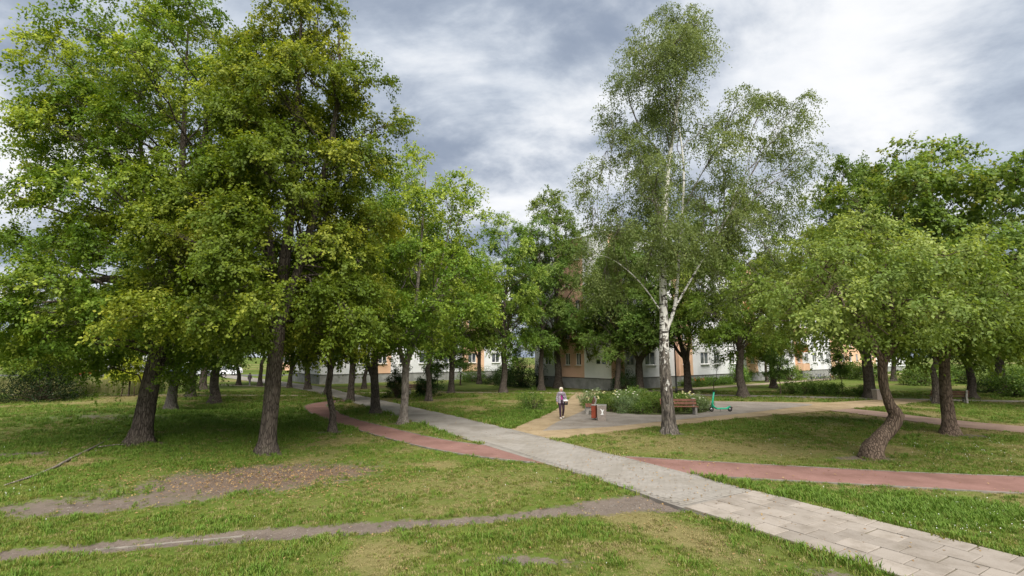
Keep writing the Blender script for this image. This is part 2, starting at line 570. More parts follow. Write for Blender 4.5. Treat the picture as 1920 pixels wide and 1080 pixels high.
def masks(x, y):
    """bare earth, dry grass and leaf litter over the lawn, 0..1"""
    n1 = fbm(x, y, 2.2, 3)
    n2 = fbm(x, y, 0.7, 11)
    n3 = fbm(x, y, 6.0, 23)
    wob = (n2 - 0.5) * 0.5 + (n1 - 0.5) * 0.3
    d = dist_line(x, y, DESIRE)
    width = 0.26 + 0.22 * fbm(x, y, 1.8, 41) + 0.30 * sstep(x, 0.8, 3.2)
    dirt = 1 - sstep(d + wob * 0.8, width * 0.1, width * 1.6)

    def blob(cx, cy, rx, ry, a=0.0, soft=0.5):
        ca, sa = math.cos(a), math.sin(a)
        u, v = (x - cx) * ca + (y - cy) * sa, -(x - cx) * sa + (y - cy) * ca
        return 1 - sstep(np.hypot(u / rx, v / ry) + wob * 1.3, 0.75 - soft, 1.1 + soft)
    dirt = np.maximum(dirt, 0.85 * blob(-9.2, 11.6, 3.2, 0.85, 0.3, 0.9))
    dirt = np.maximum(dirt, 1.0 * blob(-7.0, 13.9, 3.3, 1.8, 0.45, 0.85))
    dirt = np.maximum(dirt, 0.85 * blob(-16.6, 16.6, 1.7, 0.9, 0.3))
    dirt = np.maximum(dirt, 0.6 * blob(-19.5, 24.4, 4.0, 1.4, 0.1, 0.8))
    dirt = np.maximum(dirt, 0.8 * blob(0.3, 8.5, 1.3, 0.25, -0.1))
    dirt = np.maximum(dirt, 0.75 * blob(4.9, 7.6, 0.5, 1.3, 0.5))
    dirt = np.maximum(dirt, 0.8 * blob(11.3, 16.6, 1.0, 0.5))
    dirt = np.maximum(dirt, 0.7 * blob(19.2, 21.3, 1.2, 0.6))
    dirt = np.maximum(dirt, 0.8 * blob(-14.2, 19.2, 1.0, 0.7))
    for bx_, by_ in ((-8.45, 17.4), (-14.25, 19.3), (6.8, 21.7), (11.8, 16.6), (18.9, 21.7), (-7.88, 22.1), (-5.4, 25.0), (-7.9, 29.2), (-19.7, 29.0)):
        dirt = np.maximum(dirt, 0.75 * blob(bx_, by_, 0.75, 0.55, 0, 0.6))
    litter = np.maximum(blob(-6.2, 14.4, 2.8, 1.4, 0.4, 0.7), 0.8 * blob(-14.2, 19.2, 1.4, 1.0))
    dry = 0.9 * sstep(n1 * 0.6 + n3 * 0.4, 0.47, 0.66)
    dry = np.maximum(dry, 0.85 * blob(7.3, 18.6, 5.2, 2.6, -0.2, 0.8))
    dry = np.maximum(dry, 0.95 * blob(2.9, 9.9, 0.7, 2.2, 0.55))
    dry = np.maximum(dry, 0.6 * blob(-1.5, 13.0, 4.5, 1.8, 0.35, 0.8))
    lush = np.maximum(blob(9.5, 11.0, 3.6, 1.5, -0.35, 0.7), blob(1.5, 29.5, 1.8, 6.0, -0.3, 0.6))
    lush = np.maximum(lush, blob(-16, 25, 9, 8, 0, 0.7))
    dry = dry * (1 - 0.75 * lush)
    return np.clip(dirt, 0, 1), np.clip(dry, 0, 1), np.clip(litter, 0, 1), np.clip(lush, 0, 1)


# ------------------------------------------------------------------ ground
def graded(lo, hi, step, far):
    a = list(np.arange(lo, hi + step * 0.5, step))
    g, s, up = step, a[-1], []
    while s < far:
        g *= 1.35
        s += g
        up.append(s)
    g, s, dn = step, a[0], []
    while s > -far:
        g *= 1.35
        s -= g
        dn.append(s)
    return np.array(dn[::-1] + a + up)


gx, gy = graded(-26, 30, 0.25, 2500), graded(5, 46, 0.25, 2500)
GX, GY = np.meshgrid(gx, gy)
fx, fy = GX.ravel(), GY.ravel()
near = (np.abs(fx) < 60) & (fy > 0) & (fy < 75)
gd, gdry, glit, glush = masks(fx, fy)
onpath = np.zeros(fx.shape, bool)
for P_ in ALL_POLYS:
    onpath |= in_poly(fx, fy, P_)
gz = ground_z(fx, fy) + np.where(near, (fbm(fx, fy, 0.9, 5, 3) - 0.5) * 0.05, 0) - 0.06 * gd
gz = np.where(onpath, -0.03, gz)
nx, ny = len(gx), len(gy)
idx = np.arange(nx * ny).reshape(ny, nx)
Q = np.stack([idx[:-1, :-1].ravel(), idx[:-1, 1:].ravel(), idx[1:, 1:].ravel(), idx[1:, :-1].ravel()], 1)
gme = np_mesh('ground', np.stack([fx, fy, gz], 1), Q, True)
for nm, arr in (('dirt', gd), ('dry', gdry), ('litter', glit), ('lush', glush)):
    gme.attributes.new(nm, 'FLOAT', 'POINT').data.foreach_set('value', arr.astype(np.float32))


def ground_mat():
    t = NT('lawn')
    co = t.coord()
    n1 = t.noise(co, 0.35, 5, 0.6)
    n2 = t.noise(co, 2.5, 6, 0.65)
    n3 = t.noise(co, 14, 6, 0.7)
    g = t.mix(n2, (0.050, 0.080, 0.012), (0.105, 0.140, 0.022))
    g = t.mix(t.math('MULTIPLY', t.attr('lush'), 0.6), g, t.mix(n2, (0.058, 0.115, 0.013), (0.105, 0.185, 0.025)))
    dryc = t.mix(n3, (0.105, 0.095, 0.032), (0.225, 0.19, 0.085))
    df = t.math('ADD', t.math('MULTIPLY', t.attr('dry'), 0.9), t.math('MULTIPLY', t.math('SUBTRACT', n3, 0.5), 0.8))
    col = t.mix(t.step(df, 0.15, 0.85), g, dryc)
    col = t.mix(t.math('MULTIPLY', t.step(n1, 0.45, 0.7), 0.35), col, (0.11, 0.105, 0.04))
    earth = t.mix(n3, (0.095, 0.076, 0.062), (0.185, 0.152, 0.128))
    lit_ = t.mix(t.step(t.noise(co, 22, 4, 0.7), 0.4, 0.62), (0.075, 0.05, 0.035), (0.165, 0.112, 0.078))
    earth = t.mix(t.math('MULTIPLY', t.step(t.noise(co, 1.7, 5, 0.65), 0.45, 0.7), 0.55), earth, (0.075, 0.06, 0.05))
    earth = t.mix(t.math('MULTIPLY', t.attr('litter'), 0.85), earth, lit_)
    ef = t.math('ADD', t.attr('dirt'), t.math('MULTIPLY', t.math('SUBTRACT', t.math('ADD', t.math('MULTIPLY', n3, 0.65), t.math('MULTIPLY', n2, 0.35)), 0.5), 1.9))
    col = t.mix(t.step(ef, 0.36, 0.66), col, earth)
    t.principled(col, 0.95, 0.1, t.bump(t.math('ADD', n3, t.math('MULTIPLY', t.noise(co, 45, 3), 0.5)), 0.7, 0.05))
    return t.m


tag(link('ground', gme, None, ground_mat()), 'patchy park lawn with bare earth and dry grass', kind='structure')


# ------------------------------------------------------------------ paved surfaces
def paving_mat(name, c1, c2, bw=0.2, bh=0.1, rot=0.0, joint=0.55, mortar=0.006, stain=(0.72, 0.70, 0.67), bias=0.3):
    t = NT(name)
    co = t.coord()
    m = t.mapping(co, (1, 1, 1), rot=(0, 0, rot))
    b = t.n('ShaderNodeTexBrick', {'Vector': m, 'Color1': c1, 'Color2': c2, 'Mortar': tuple(x * joint for x in c1), 'Scale': 1.0, 'Mortar Size': mortar,
                                   'Mortar Smooth': 0.3, 'Brick Width': bw, 'Row Height': bh, 'Bias': bias})
    n1 = t.noise(co, 0.8, 6, 0.6)
    n2 = t.noise(co, 30, 5, 0.65)
    col = t.mix(t.step(n1, 0.35, 0.7), b.outputs[0], t.mix(1.0, b.outputs[0], stain, 'MULTIPLY'))
    col = t.mix(1.0, col, t.mix(n2, (0.82, 0.82, 0.82), (1.15, 1.15, 1.15)), 'MULTIPLY')
    t.principled(col, 0.9, 0.15, t.bump(t.math('SUBTRACT', t.math('MULTIPLY', n2, 0.4), b.outputs[1]), 0.35, 0.01))
    return t.m


PATH_ROT = math.atan2(0.857, -0.515)
M['pave_grey'] = paving_mat('grey paving', (0.245, 0.227, 0.205), (0.215, 0.20, 0.18), rot=-PATH_ROT, joint=0.8)
M['pave_red'] = paving_mat('red cycle paving', (0.225, 0.128, 0.110), (0.200, 0.112, 0.097), rot=0.3, joint=0.85)
M['pave_sand'] = paving_mat('sand paving', (0.315, 0.243, 0.150), (0.275, 0.210, 0.128), rot=0.5, joint=0.8)
M['pave_plaza'] = paving_mat('plaza grey paving', (0.250, 0.222, 0.192), (0.218, 0.194, 0.168), rot=0.5, joint=0.8)
M['pave_pink'] = paving_mat('pinkish paving', (0.262, 0.184, 0.148), (0.23, 0.16, 0.127), rot=0.4, joint=0.85)
M['path_pale'] = paving_mat('pale far path', (0.328, 0.279, 0.205), (0.295, 0.246, 0.18), rot=0.2, joint=0.85)


def sheet(name, poly, z, mat, label, parent=None):
    bm = bmesh.new()
    vs_ = [bm.verts.new((p[0], p[1], z)) for p in poly]
    f = bm.faces.new(vs_)
    if f.normal.z < 0:
        f.normal_flip()
    f.normal_update()
    if f.normal.z < 0:
        f.normal_flip()
    r = bmesh.ops.extrude_face_region(bm, geom=[f])
    for v in [e for e in r['geom'] if isinstance(e, bmesh.types.BMVert)]:
        pass
    low = [v for v in vs_]
    for v in low:
        v.co.z = z - 0.1
    bmesh.ops.triangulate(bm, faces=[ff for ff in bm.faces if len(ff.verts) > 4])
    bmesh.ops.recalc_face_normals(bm, faces=bm.faces[:])
    me = bpy.data.meshes.new(name)
    bm.to_mesh(me)
    bm.free()
    o = link(name, me, parent, mat)
    return tag(o, label, kind='structure') if not parent else o


sheet('footpath_pale', POLY_FAR_L, 0.014, M['path_pale'], 'thin pale track across the far lawn behind the lime trees')
sheet('footpath_pale', POLY_FAR_3, 0.014, M['path_pale'], 'farthest pale footpath below the parked cars')
sheet('footpath_pale', POLY_FAR_M, 0.014, M['path_pale'], 'narrow pale footpath in the shade in front of the white block')
sheet('footpath_pale', POLY_FAR_R, 0.018, M['pave_plaza'], 'grey footpath running behind the dark bench')
sheet('footpath_pale', POLY_FAR_B, 0.016, M['path_pale'], 'sandy path along the foot of the apartment block')
sheet('cycle_path', POLY_BIKE_L, 0.022, M['pave_red'], 'red cycle path curving among the tree trunks')
sheet('cycle_path', POLY_BIKE_R, 0.022, M['pave_red'], 'red cycle path running below the crooked tree')


def edging(parent, line, label=None):
    poly = ribbon(line[::3], 0.06)
    o = sheet('edging', poly, 0.031, M['edge'], None, parent)
    return o


M['edge'] = simple('concrete edging', (0.21, 0.19, 0.165), (0.13, 0.12, 0.10), 4, 0.9, 0.2)
for o in [o for o in COL.objects if o.name.startswith('cycle_path')]:
    for line in ((BL_l[8:], BL_r[6:]) if o.name == 'cycle_path' else (BR_n, BR_f)):
        edging(o, line)
sheet('side_path', POLY_PINK, 0.020, M['pave_pink'], 'narrow pinkish path behind the crooked tree')
sheet('plaza', POLY_PLAZA, 0.024, M['pave_sand'], 'sand coloured paving around the flower bed')
sheet('plaza_paving', POLY_GREY, 0.029, M['pave_plaza'], 'grey paving between sand coloured borders by the bench')

# the main path: large slabs in front, small paving stones beyond
i0 = min(range(len(PR)), key=lambda i: abs(PR[i][0] - 5.9) + abs(PR[i][1] - 12.5))
path = sheet('footpath', POLY_MAIN, 0.026, M['pave_grey'], 'main grey footpath running diagonally through the park')


def slab_mat():
    t = NT('concrete slab')
    co = t.coord()
    rnd = t.n('ShaderNodeObjectInfo').outputs['Random']
    wco = t.n('ShaderNodeNewGeometry').outputs['Position']
    base = t.mix(rnd, (0.215, 0.19, 0.165), (0.285, 0.252, 0.22))
    n = t.noise(wco, 2.2, 7, 0.7)
    n2 = t.noise(wco, 60, 4, 0.6)
    col = t.mix(t.step(n, 0.4, 0.75), base, t.mix(1.0, base, (0.68, 0.66, 0.62), 'MULTIPLY'))
    col = t.mix(1.0, col, t.mix(n2, (0.85, 0.85, 0.85), (1.12, 1.12, 1.12)), 'MULTIPLY')
    t.principled(col, 0.92, 0.15, t.bump(n2, 0.25, 0.01))
    return t.m


M['slab'] = slab_mat()
M['joint'] = simple('joint soil', (0.115, 0.095, 0.07), (0.075, 0.075, 0.035), 6, 0.95, 0.1, 0.4, 60)
rng = np.random.default_rng(5)
D1 = Vector((-0.515, 0.857, 0)).normalized()
N1 = Vector((0.857, 0.515, 0)).normalized()
O1 = Vector((4.80, 11.80, 0))
bm = MB()
c_ = [O1 - N1 * 1.29, O1 + N1 * 1.29, O1 + N1 * 1.29 - D1 * 9.5, O1 - N1 * 1.29 - D1 * 9.5]
bm.prism([(p.x, p.y) for p in c_], -0.05, 0.034)
bed = bm.build('slab_bedding', M['joint'], path)
slab_meshes = []
for k in range(4):
    b = MB()
    r_ = np.random.default_rng(k)
    b.box((0, 0, 0), (0.484, 0.485, 0.05), bevel=0.007)
    slab_meshes.append(b.mesh('paving_slab'))
for me in slab_meshes:
    me.materials.append(M['slab'])
rotz = math.atan2(D1.y, D1.x)
for row in range(5):
    off = (0.0, 0.27, 0.02, 0.3, 0.1)[row]
    for k in range(19):
        s = 0.25 + 0.5 * (k - 1) + off
        a0, a1 = max(0.0, s - 0.25), s + 0.25
        if a1 - a0 < 0.04:
            continue
        s = (a0 + a1) / 2
        c = O1 + N1 * (-1.0 + 0.5 * row) - D1 * s
        o = link('paving_slab', slab_meshes[(row * 3 + k) % 4], path)
        o.location = (c.x + rng.normal(0, 0.003), c.y + rng.normal(0, 0.003), 0.030 + rng.normal(0, 0.0035))
        o.scale = ((a1 - a0) / 0.5, 1, 1)
        o.rotation_euler = (rng.normal(0, 0.006), rng.normal(0, 0.006), rotz + rng.normal(0, 0.008))

# small paving stones of the nearer stretch, real joints, one mass
mid_line = [((a[0] + b[0]) / 2, (a[1] + b[1]) / 2) for a, b in zip(PR, PL)]
ml = np.array(mid_line)
seg = np.r_[0, np.cumsum(np.hypot(*np.diff(ml, axis=0).T))]
s0 = seg[np.argmin(np.hypot(ml[:, 0] - O1.x, ml[:, 1] - O1.y))] + 0.1
V, Qs = [], []
for r_ in range(105):
    s = s0 + 0.1 * r_
    c = np.array([np.interp(s, seg, ml[:, 0]), np.interp(s, seg, ml[:, 1])])
    c2 = np.array([np.interp(s + 0.2, seg, ml[:, 0]), np.interp(s + 0.2, seg, ml[:, 1])])
    d = (c2 - c) / np.hypot(*(c2 - c))
    nrm = np.array([d[1], -d[0]])
    for k in range(-7, 7):
        u0 = k * 0.2 + (0.1 if r_ % 2 else 0.0)
        if u0 < -1.22 or u0 + 0.2 > 1.26:
            continue
        z = 0.036 + rng.normal(0, 0.0012)
        q = []
        for (a, b, zz) in ((0.0, 0.0, z - 0.003), (0.2, 0.0, z - 0.003), (0.2, 0.1, z - 0.003), (0.0, 0.1, z - 0.003),
                           (0.004, 0.004, z), (0.196, 0.004, z), (0.196, 0.096, z), (0.004, 0.096, z)):
            p = c + nrm * (u0 + a) + d * b
            q.append((p[0], p[1], zz))
        b0 = len(V)
        V += q
        Qs += [(b0 + 4, b0 + 5, b0 + 6, b0 + 7), (b0, b0 + 1, b0 + 5, b0 + 4), (b0 + 1, b0 + 2, b0 + 6, b0 + 5), (b0 + 2, b0 + 3, b0 + 7, b0 + 6), (b0 + 3, b0, b0 + 4, b0 + 7)]


def stone_mat():
    t = NT('paving stone')
    wco = t.n('ShaderNodeNewGeometry').outputs['Position']
    isl = t.n('ShaderNodeNewGeometry').outputs['Random Per Island']
    base = t.mix(isl, (0.215, 0.20, 0.18), (0.25, 0.232, 0.21))
    n = t.noise(wco, 0.8, 6, 0.6)
    n2 = t.noise(wco, 50, 4, 0.6)
    col = t.mix(t.step(n, 0.35, 0.7), base, t.mix(1.0, base, (0.84, 0.82, 0.78), 'MULTIPLY'))
    col = t.mix(1.0, col, t.mix(n2, (0.85, 0.85, 0.85), (1.12, 1.12, 1.12)), 'MULTIPLY')
    t.principled(col, 0.9, 0.15)
    return t.m


ps = link('paving_stones', np_mesh('paving_stones', V, Qs), path, stone_mat())
ps['kind'] = 'stuff'

# ------------------------------------------------------------------ trees
PAL = {
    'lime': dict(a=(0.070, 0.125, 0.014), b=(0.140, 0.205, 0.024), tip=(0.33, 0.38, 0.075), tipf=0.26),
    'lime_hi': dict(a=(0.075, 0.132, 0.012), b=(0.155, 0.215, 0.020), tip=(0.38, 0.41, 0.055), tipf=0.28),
    'green': dict(a=(0.074, 0.135, 0.024), b=(0.142, 0.209, 0.038), tip=(0.270, 0.324, 0.081), tipf=0.18),
    'bright': dict(a=(0.085, 0.150, 0.016), b=(0.175, 0.240, 0.026), tip=(0.36, 0.39, 0.06), tipf=0.30),
    'birch': dict(a=(0.095, 0.135, 0.035), b=(0.176, 0.216, 0.065), tip=(0.270, 0.297, 0.108), tipf=0.15),
    'maple': dict(a=(0.100, 0.160, 0.030), b=(0.195, 0.270, 0.050), tip=(0.46, 0.36, 0.08), tipf=0.08),
    'ash': dict(a=(0.110, 0.175, 0.030), b=(0.205, 0.275, 0.055), tip=(0.34, 0.40, 0.11), tipf=0.25),
    'dark': dict(a=(0.018, 0.040, 0.010), b=(0.038, 0.070, 0.017), tip=(0.050, 0.085, 0.020), tipf=0.15),
    'yew': dict(a=(0.008, 0.020, 0.005), b=(0.020, 0.040, 0.009), tip=(0.035, 0.065, 0.015), tipf=0.12),
    'bush': dict(a=(0.068, 0.128, 0.024), b=(0.135, 0.216, 0.041), tip=(0.216, 0.297, 0.068), tipf=0.2),
    'yellow': dict(a=(0.243, 0.311, 0.027), b=(0.405, 0.459, 0.041), tip=(0.540, 0.540, 0.068), tipf=0.3),
    'rust': dict(a=(0.121, 0.068, 0.034), b=(0.203, 0.108, 0.041), tip=(0.270, 0.162, 0.054), tipf=0.2),
    'grey': dict(a=(0.115, 0.169, 0.074), b=(0.203, 0.270, 0.121), tip=(0.297, 0.365, 0.176), tipf=0.2),
}


def unit(a):
    return a / np.maximum(np.linalg.norm(a, axis=-1, keepdims=True), 1e-9)


def leaf_mesh(name, pos, axis, nrm, size, width, col):
    """one folded four-cornered leaf per point"""
    n = len(pos)
    a = unit(axis)
    side = unit(np.cross(a, nrm))
    up = np.cross(side, a)
    s = size[:, None]
    w = (size * width)[:, None]
    V = np.empty((n, 4, 3), np.float32)
    V[:, 0] = pos
    V[:, 1] = pos + a * s * 0.42 + side * w + up * w * 0.25
    V[:, 2] = pos + a * s - up * w * 0.2
    V[:, 3] = pos + a * s * 0.42 - side * w + up * w * 0.25
    Q = np.arange(n * 4, dtype=np.int32).reshape(n, 4)
    me = np_mesh(name, V.reshape(-1, 3), Q)
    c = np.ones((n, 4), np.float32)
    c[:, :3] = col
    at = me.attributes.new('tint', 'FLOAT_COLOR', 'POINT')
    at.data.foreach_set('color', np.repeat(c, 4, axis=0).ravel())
    me.materials.append(M['leaf'])
    return me


class Tubes:
    def __init__(s):
        s.V, s.Q, s.n = [], [], 0

    def add(s, pts, rad, n=6, rough=0.0, rng=None):
        pts = np.asarray(pts, float)
        rad = np.asarray(rad, float)
        m = len(pts)
        t = np.gradient(pts, axis=0)
        t = unit(t)
        ref = np.array([1.0, 0.2, 0.0]) if abs(t[:, 2]).mean() > 0.6 else np.array([0.0, 0.1, 1.0])
        a = unit(np.cross(t, ref))
        b = np.cross(t, a)
        ang = np.arange(n) * 2 * np.pi / n
        rr = rad[:, None] * np.ones((m, n))
        if rough and rng is not None:
            lob = 1 + rough * (np.sin(ang * 3 + rng.uniform(0, 6))[None] * 0.6 + np.sin(ang * 5 + rng.uniform(0, 6))[None] * 0.4) * np.maximum(0.5, 3.2 - 6.0 * np.linspace(0, 1, m))[:, None]
            rr = rr * lob * (1 + rough * 0.5 * rng.normal(0, 1, (m, n)))
        P = pts[:, None] + a[:, None] * (np.cos(ang)[None, :, None] * rr[..., None]) + b[:, None] * (np.sin(ang)[None, :, None] * rr[..., None])
        s.V.append(P.reshape(-1, 3))
        k = np.arange(n)
        for i in range(m - 1):
            q = np.stack([i * n + k, i * n + (k + 1) % n, (i + 1) * n + (k + 1) % n, (i + 1) * n + k], 1) + s.n
            s.Q.append(q)
        s.n += m * n

    def mesh(s, name):
        return np_mesh(name, np.concatenate(s.V), np.concatenate(s.Q), True)


def bez(p0, p1, p2, n):
    t = np.linspace(0, 1, n)[:, None]
    return (1 - t) ** 2 * p0 + 2 * t * (1 - t) * p1 + t * t * p2


def make_tree(name, label, loc, H, R_, z0, r0, nL, nC, nl, pal='green', leaf=0.11, wid=0.36, seed=1, stems=None, prof=(0.2, 1.7, 0.75), rise=0.55, droop=0.25,
              lobe=0.26, csz=0.75, flat=0.7, bark='bark', rz=0.0, off=(0, 0), hang=0.3, inner=0.25, group=None, scale=1.0, extra=(), nup=0.7, cat='tree', zhang=0.0, squash=1.0, bark2=None, dome=True, angular=False):
    rng = np.random.default_rng(seed)
    T, B = Tubes(), Tubes()
    if stems is None:
        zz = np.linspace(0, H * 0.9, 22)
        wx = np.cumsum(rng.normal(0, 0.06, 22)) * (zz > 1.0)
        wy = np.cumsum(rng.normal(0, 0.06, 22)) * (zz > 1.0)
        main = np.stack([wx + off[0] * zz / H, wy + off[1] * zz / H, zz], 1)
        stems = [(main, r0 * (1 - 0.9 * (zz / (H * 0.9)) ** 0.85))]
    else:
        st = []
        for pts, rads in stems:
            P = np.array(smooth_line([tuple(p) for p in pts], 5) if not angular else smooth_line([tuple(p) for p in pts], 2))
            rr = np.interp(np.linspace(0, 1, len(P)), np.linspace(0, 1, len(rads)), rads)
            st.append((P, rr))
        stems = st
    for k, (P, rr) in enumerate(stems):
        if P[0, 2] < 0.05:
            # root flare and a foot in the soil
            fl = np.exp(-np.maximum(P[:, 2], 0) / 0.28)
            P = np.vstack([P[0] - [0, 0, 0.3], P])
            rr = np.r_[rr[0] * 1.9, rr * (1 + 0.6 * fl)]
            zs = P[:, 2]
            add = [z for z in (0.08, 0.2, 0.4) if z < P[-1, 2]]
            nz = np.sort(np.r_[zs, add])
            o_ = np.argsort(zs)
            rr = np.interp(nz, zs[o_], rr[o_]) if len(set(np.round(zs, 4))) == len(zs) and np.all(np.diff(zs) > 0) else rr
            if np.all(np.diff(zs) > 0):
                P = np.stack([np.interp(nz, zs, P[:, 0]), np.interp(nz, zs, P[:, 1]), nz], 1)
        T.add(P, rr, 14 if k == 0 else 9, 0.06 if k == 0 else 0.03, rng)
    SP = np.concatenate([P for P, _ in stems])
    SR = np.concatenate([r for _, r in stems])
    lobes = []
    tries = 0
    while len(lobes) < nL and tries < 6000:
        tries += 1
        s = rng.uniform(0, 1)
        pr = min(1, s / prof[0]) ** 0.5 * (1 - s ** prof[1]) ** prof[2]
        if rng.uniform() > pr * 0.85 + 0.15:
            continue
        az = rng.uniform(0, 2 * math.pi)
        fr = rng.uniform(0.62, 1.0) if rng.uniform() > inner else rng.uniform(0.1, 0.6)
        rad = R_ * pr * fr * rng.uniform(0.85, 1.12)
        z = z0 + s * (H - z0) - zhang * fr * (1 - s)
        ax = np.interp(z, SP[np.argsort(SP[:, 2]), 2], SP[np.argsort(SP[:, 2]), 0]) if len(stems) == 1 else off[0] * z / H
        ay = np.interp(z, SP[np.argsort(SP[:, 2]), 2], SP[np.argsort(SP[:, 2]), 1]) if len(stems) == 1 else off[1] * z / H
        c = np.array([ax + rad * math.cos(az), ay + rad * math.sin(az) * squash, z])
        sep_ = R_ * lobe * 1.15
        if any(np.linalg.norm((c - l) * [1, 1, 1.2]) < sep_ for l in lobes) and tries < 4500:
            continue
        lobes.append(c)
    for e in extra:
        lobes.append(np.array(e, float))
    CC, OUT, EX, LO = [], [], [], []
    zmin_, zmax_ = min(l[2] for l in lobes), max(l[2] for l in lobes)
    for c in lobes:
        hd = math.hypot(c[0] - off[0] * c[2] / H, c[1] - off[1] * c[2] / H)
        low = float(np.clip((c[2] - z0) / (0.22 * (H - z0)), 0, 1))
        zt = c[2] - (rise * low - 0.22 * (1 - low)) * hd - 0.2 + rng.normal(0, 0.7 if H > 10 else 0.15)
        j = np.argmin(np.linalg.norm((SP - [c[0], c[1], zt]) * [1, 1, 0.8], axis=1) + (SP[:, 2] > c[2] + 0.3 + 2.5 * (1 - low)) * 50 + (SP[:, 2] < min(z0 * 0.75, c[2] * 0.7)) * 30)
        p0 = SP[j]
        dlt = c - p0
        p1 = p0 + dlt * [0.5, 0.5, 0.72 if dlt[2] > 0 else 0.1] + [0, 0, 0.0 if dlt[2] > 0 else 0.4] + rng.normal(0, 0.07 * np.linalg.norm(dlt), 3)
        L = bez(p0, p1, c, 7)
        L[1:-1] += rng.normal(0, 0.07, (5, 3))
        ra = min(SR[j] * 0.5, 0.02 + 0.010 * np.linalg.norm(dlt))
        B.add(L, np.linspace(ra, 0.014, 7), 6)
        lr = R_ * lobe * rng.uniform(0.8, 1.25)
        k = max(3, int(nC * rng.uniform(0.7, 1.3)))
        g = rng.normal(0, 1, (k, 3))
        g = unit(g) * rng.uniform(0.15, 1, (k, 1)) ** 0.5 * lr
        if dome:
            g[:, 2] = np.abs(g[:, 2]) * flat * 0.9 + lr * (0.1 - 0.55 * (g[:, 0] ** 2 + g[:, 1] ** 2) / lr ** 2)
        else:
            g[:, 2] *= flat
        cl = c + g
        cl[:, 2] = np.maximum(cl[:, 2], z0 * 0.55)
        for q in cl:
            b0 = L[rng.integers(3, 7)]
            B.add(bez(b0, (b0 + q) / 2 + [0, 0, 0.15 * lr], q, 4), [0.012, 0.009, 0.006, 0.003], 3)
        CC.append(cl)
        LO.append(unit(g + np.array([0, 0, 0.35 * lr])))
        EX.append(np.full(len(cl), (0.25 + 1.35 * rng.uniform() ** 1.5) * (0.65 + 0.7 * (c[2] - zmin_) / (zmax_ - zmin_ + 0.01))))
        o_ = cl - p0
        o_[:, 2] *= 0.3
        OUT.append(unit(o_))
    CC, OUT, EX = np.concatenate(CC), np.concatenate(OUT), np.concatenate(EX)
    LO = np.concatenate(LO)
    nCl = len(CC)
    # sprays of leaves on short twigs round every cluster centre
    nt = 8
    td = unit(rng.normal(0, 0.75, (nCl, nt, 3)) + OUT[:, None] * 0.45 + LO[:, None] * (0.45 if dome else 0.1) + np.array([0, 0, -0.1]))
    tl = csz * rng.uniform(0.55, 1.15, (nCl, nt))
    per = max(1, nl // nt)
    t = rng.uniform(0.05, 1, (nCl, nt, per)) ** 0.8
    pos = CC[:, None, None] + td[:, :, None] * (tl[..., None] * t)[..., None]
    pos[..., 2] -= droop * tl[..., None] * t * t
    pos += rng.normal(0, 0.055, pos.shape)
    n = nCl * nt * per
    pos = pos.reshape(-1, 3)
    tdr = np.broadcast_to(td[:, :, None], (nCl, nt, per, 3)).reshape(-1, 3)
    outr = np.broadcast_to(OUT[:, None, None], (nCl, nt, per, 3)).reshape(-1, 3)
    axis = unit(tdr * 0.6 + rng.normal(0, 0.6, (n, 3)) + [0, 0, -hang])
    lor = np.broadcast_to(LO[:, None, None], (nCl, nt, per, 3)).reshape(-1, 3)
    nrm = unit(lor * (0.7 if dome else 0.1) + outr * 0.3 + rng.normal(0, 0.42, (n, 3)) + [0, 0, nup * (0.7 if dome else 1.0)])
    size = leaf * rng.uniform(0.7, 1.25, n)
    p = PAL[pal]
    ca, cb, ct = (np.array(p[k]) for k in ('a', 'b', 'tip'))
    crnd = np.repeat(rng.uniform(0, 1, nCl), nt * per)
    trnd = np.repeat(rng.uniform(0, 1, nCl * nt), per)
    f = np.clip(0.45 * crnd + 0.25 * trnd + 0.3 * rng.uniform(0, 1, n), 0, 1)[:, None]
    col = ca * (1 - f) + cb * f
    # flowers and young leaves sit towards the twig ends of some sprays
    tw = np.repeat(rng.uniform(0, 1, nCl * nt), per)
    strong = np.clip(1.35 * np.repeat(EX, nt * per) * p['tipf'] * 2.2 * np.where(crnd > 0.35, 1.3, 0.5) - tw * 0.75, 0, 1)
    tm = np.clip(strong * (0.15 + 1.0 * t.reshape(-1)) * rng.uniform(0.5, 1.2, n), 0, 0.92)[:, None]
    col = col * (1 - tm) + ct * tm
    col = col * rng.uniform(0.8, 1.2, (n, 1))
    root = empty(name, (loc[0], loc[1], float(ground_z(np.array([loc[0]]), np.array([loc[1]]))[0]) - 0.02), rz, label, cat, group)
    root.scale = (scale, scale, scale)
    link('trunk', T.mesh('trunk'), root, M[bark])
    link('branches', B.mesh('branches'), root, M[bark2 or bark])
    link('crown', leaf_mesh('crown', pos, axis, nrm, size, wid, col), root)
    return root


def again(src, label, loc, rz=0.0, scale=(1, 1, 1), group=None):
    c = copy_tree(src)
    c.location = (loc[0], loc[1], float(ground_z(np.array([loc[0]]), np.array([loc[1]]))[0]) - 0.02)
    c.rotation_euler = (0, 0, rz)
    c.scale = scale if hasattr(scale, '__len__') else (scale,) * 3
    c['label'] = label
    if group:
        c['group'] = group
    return c

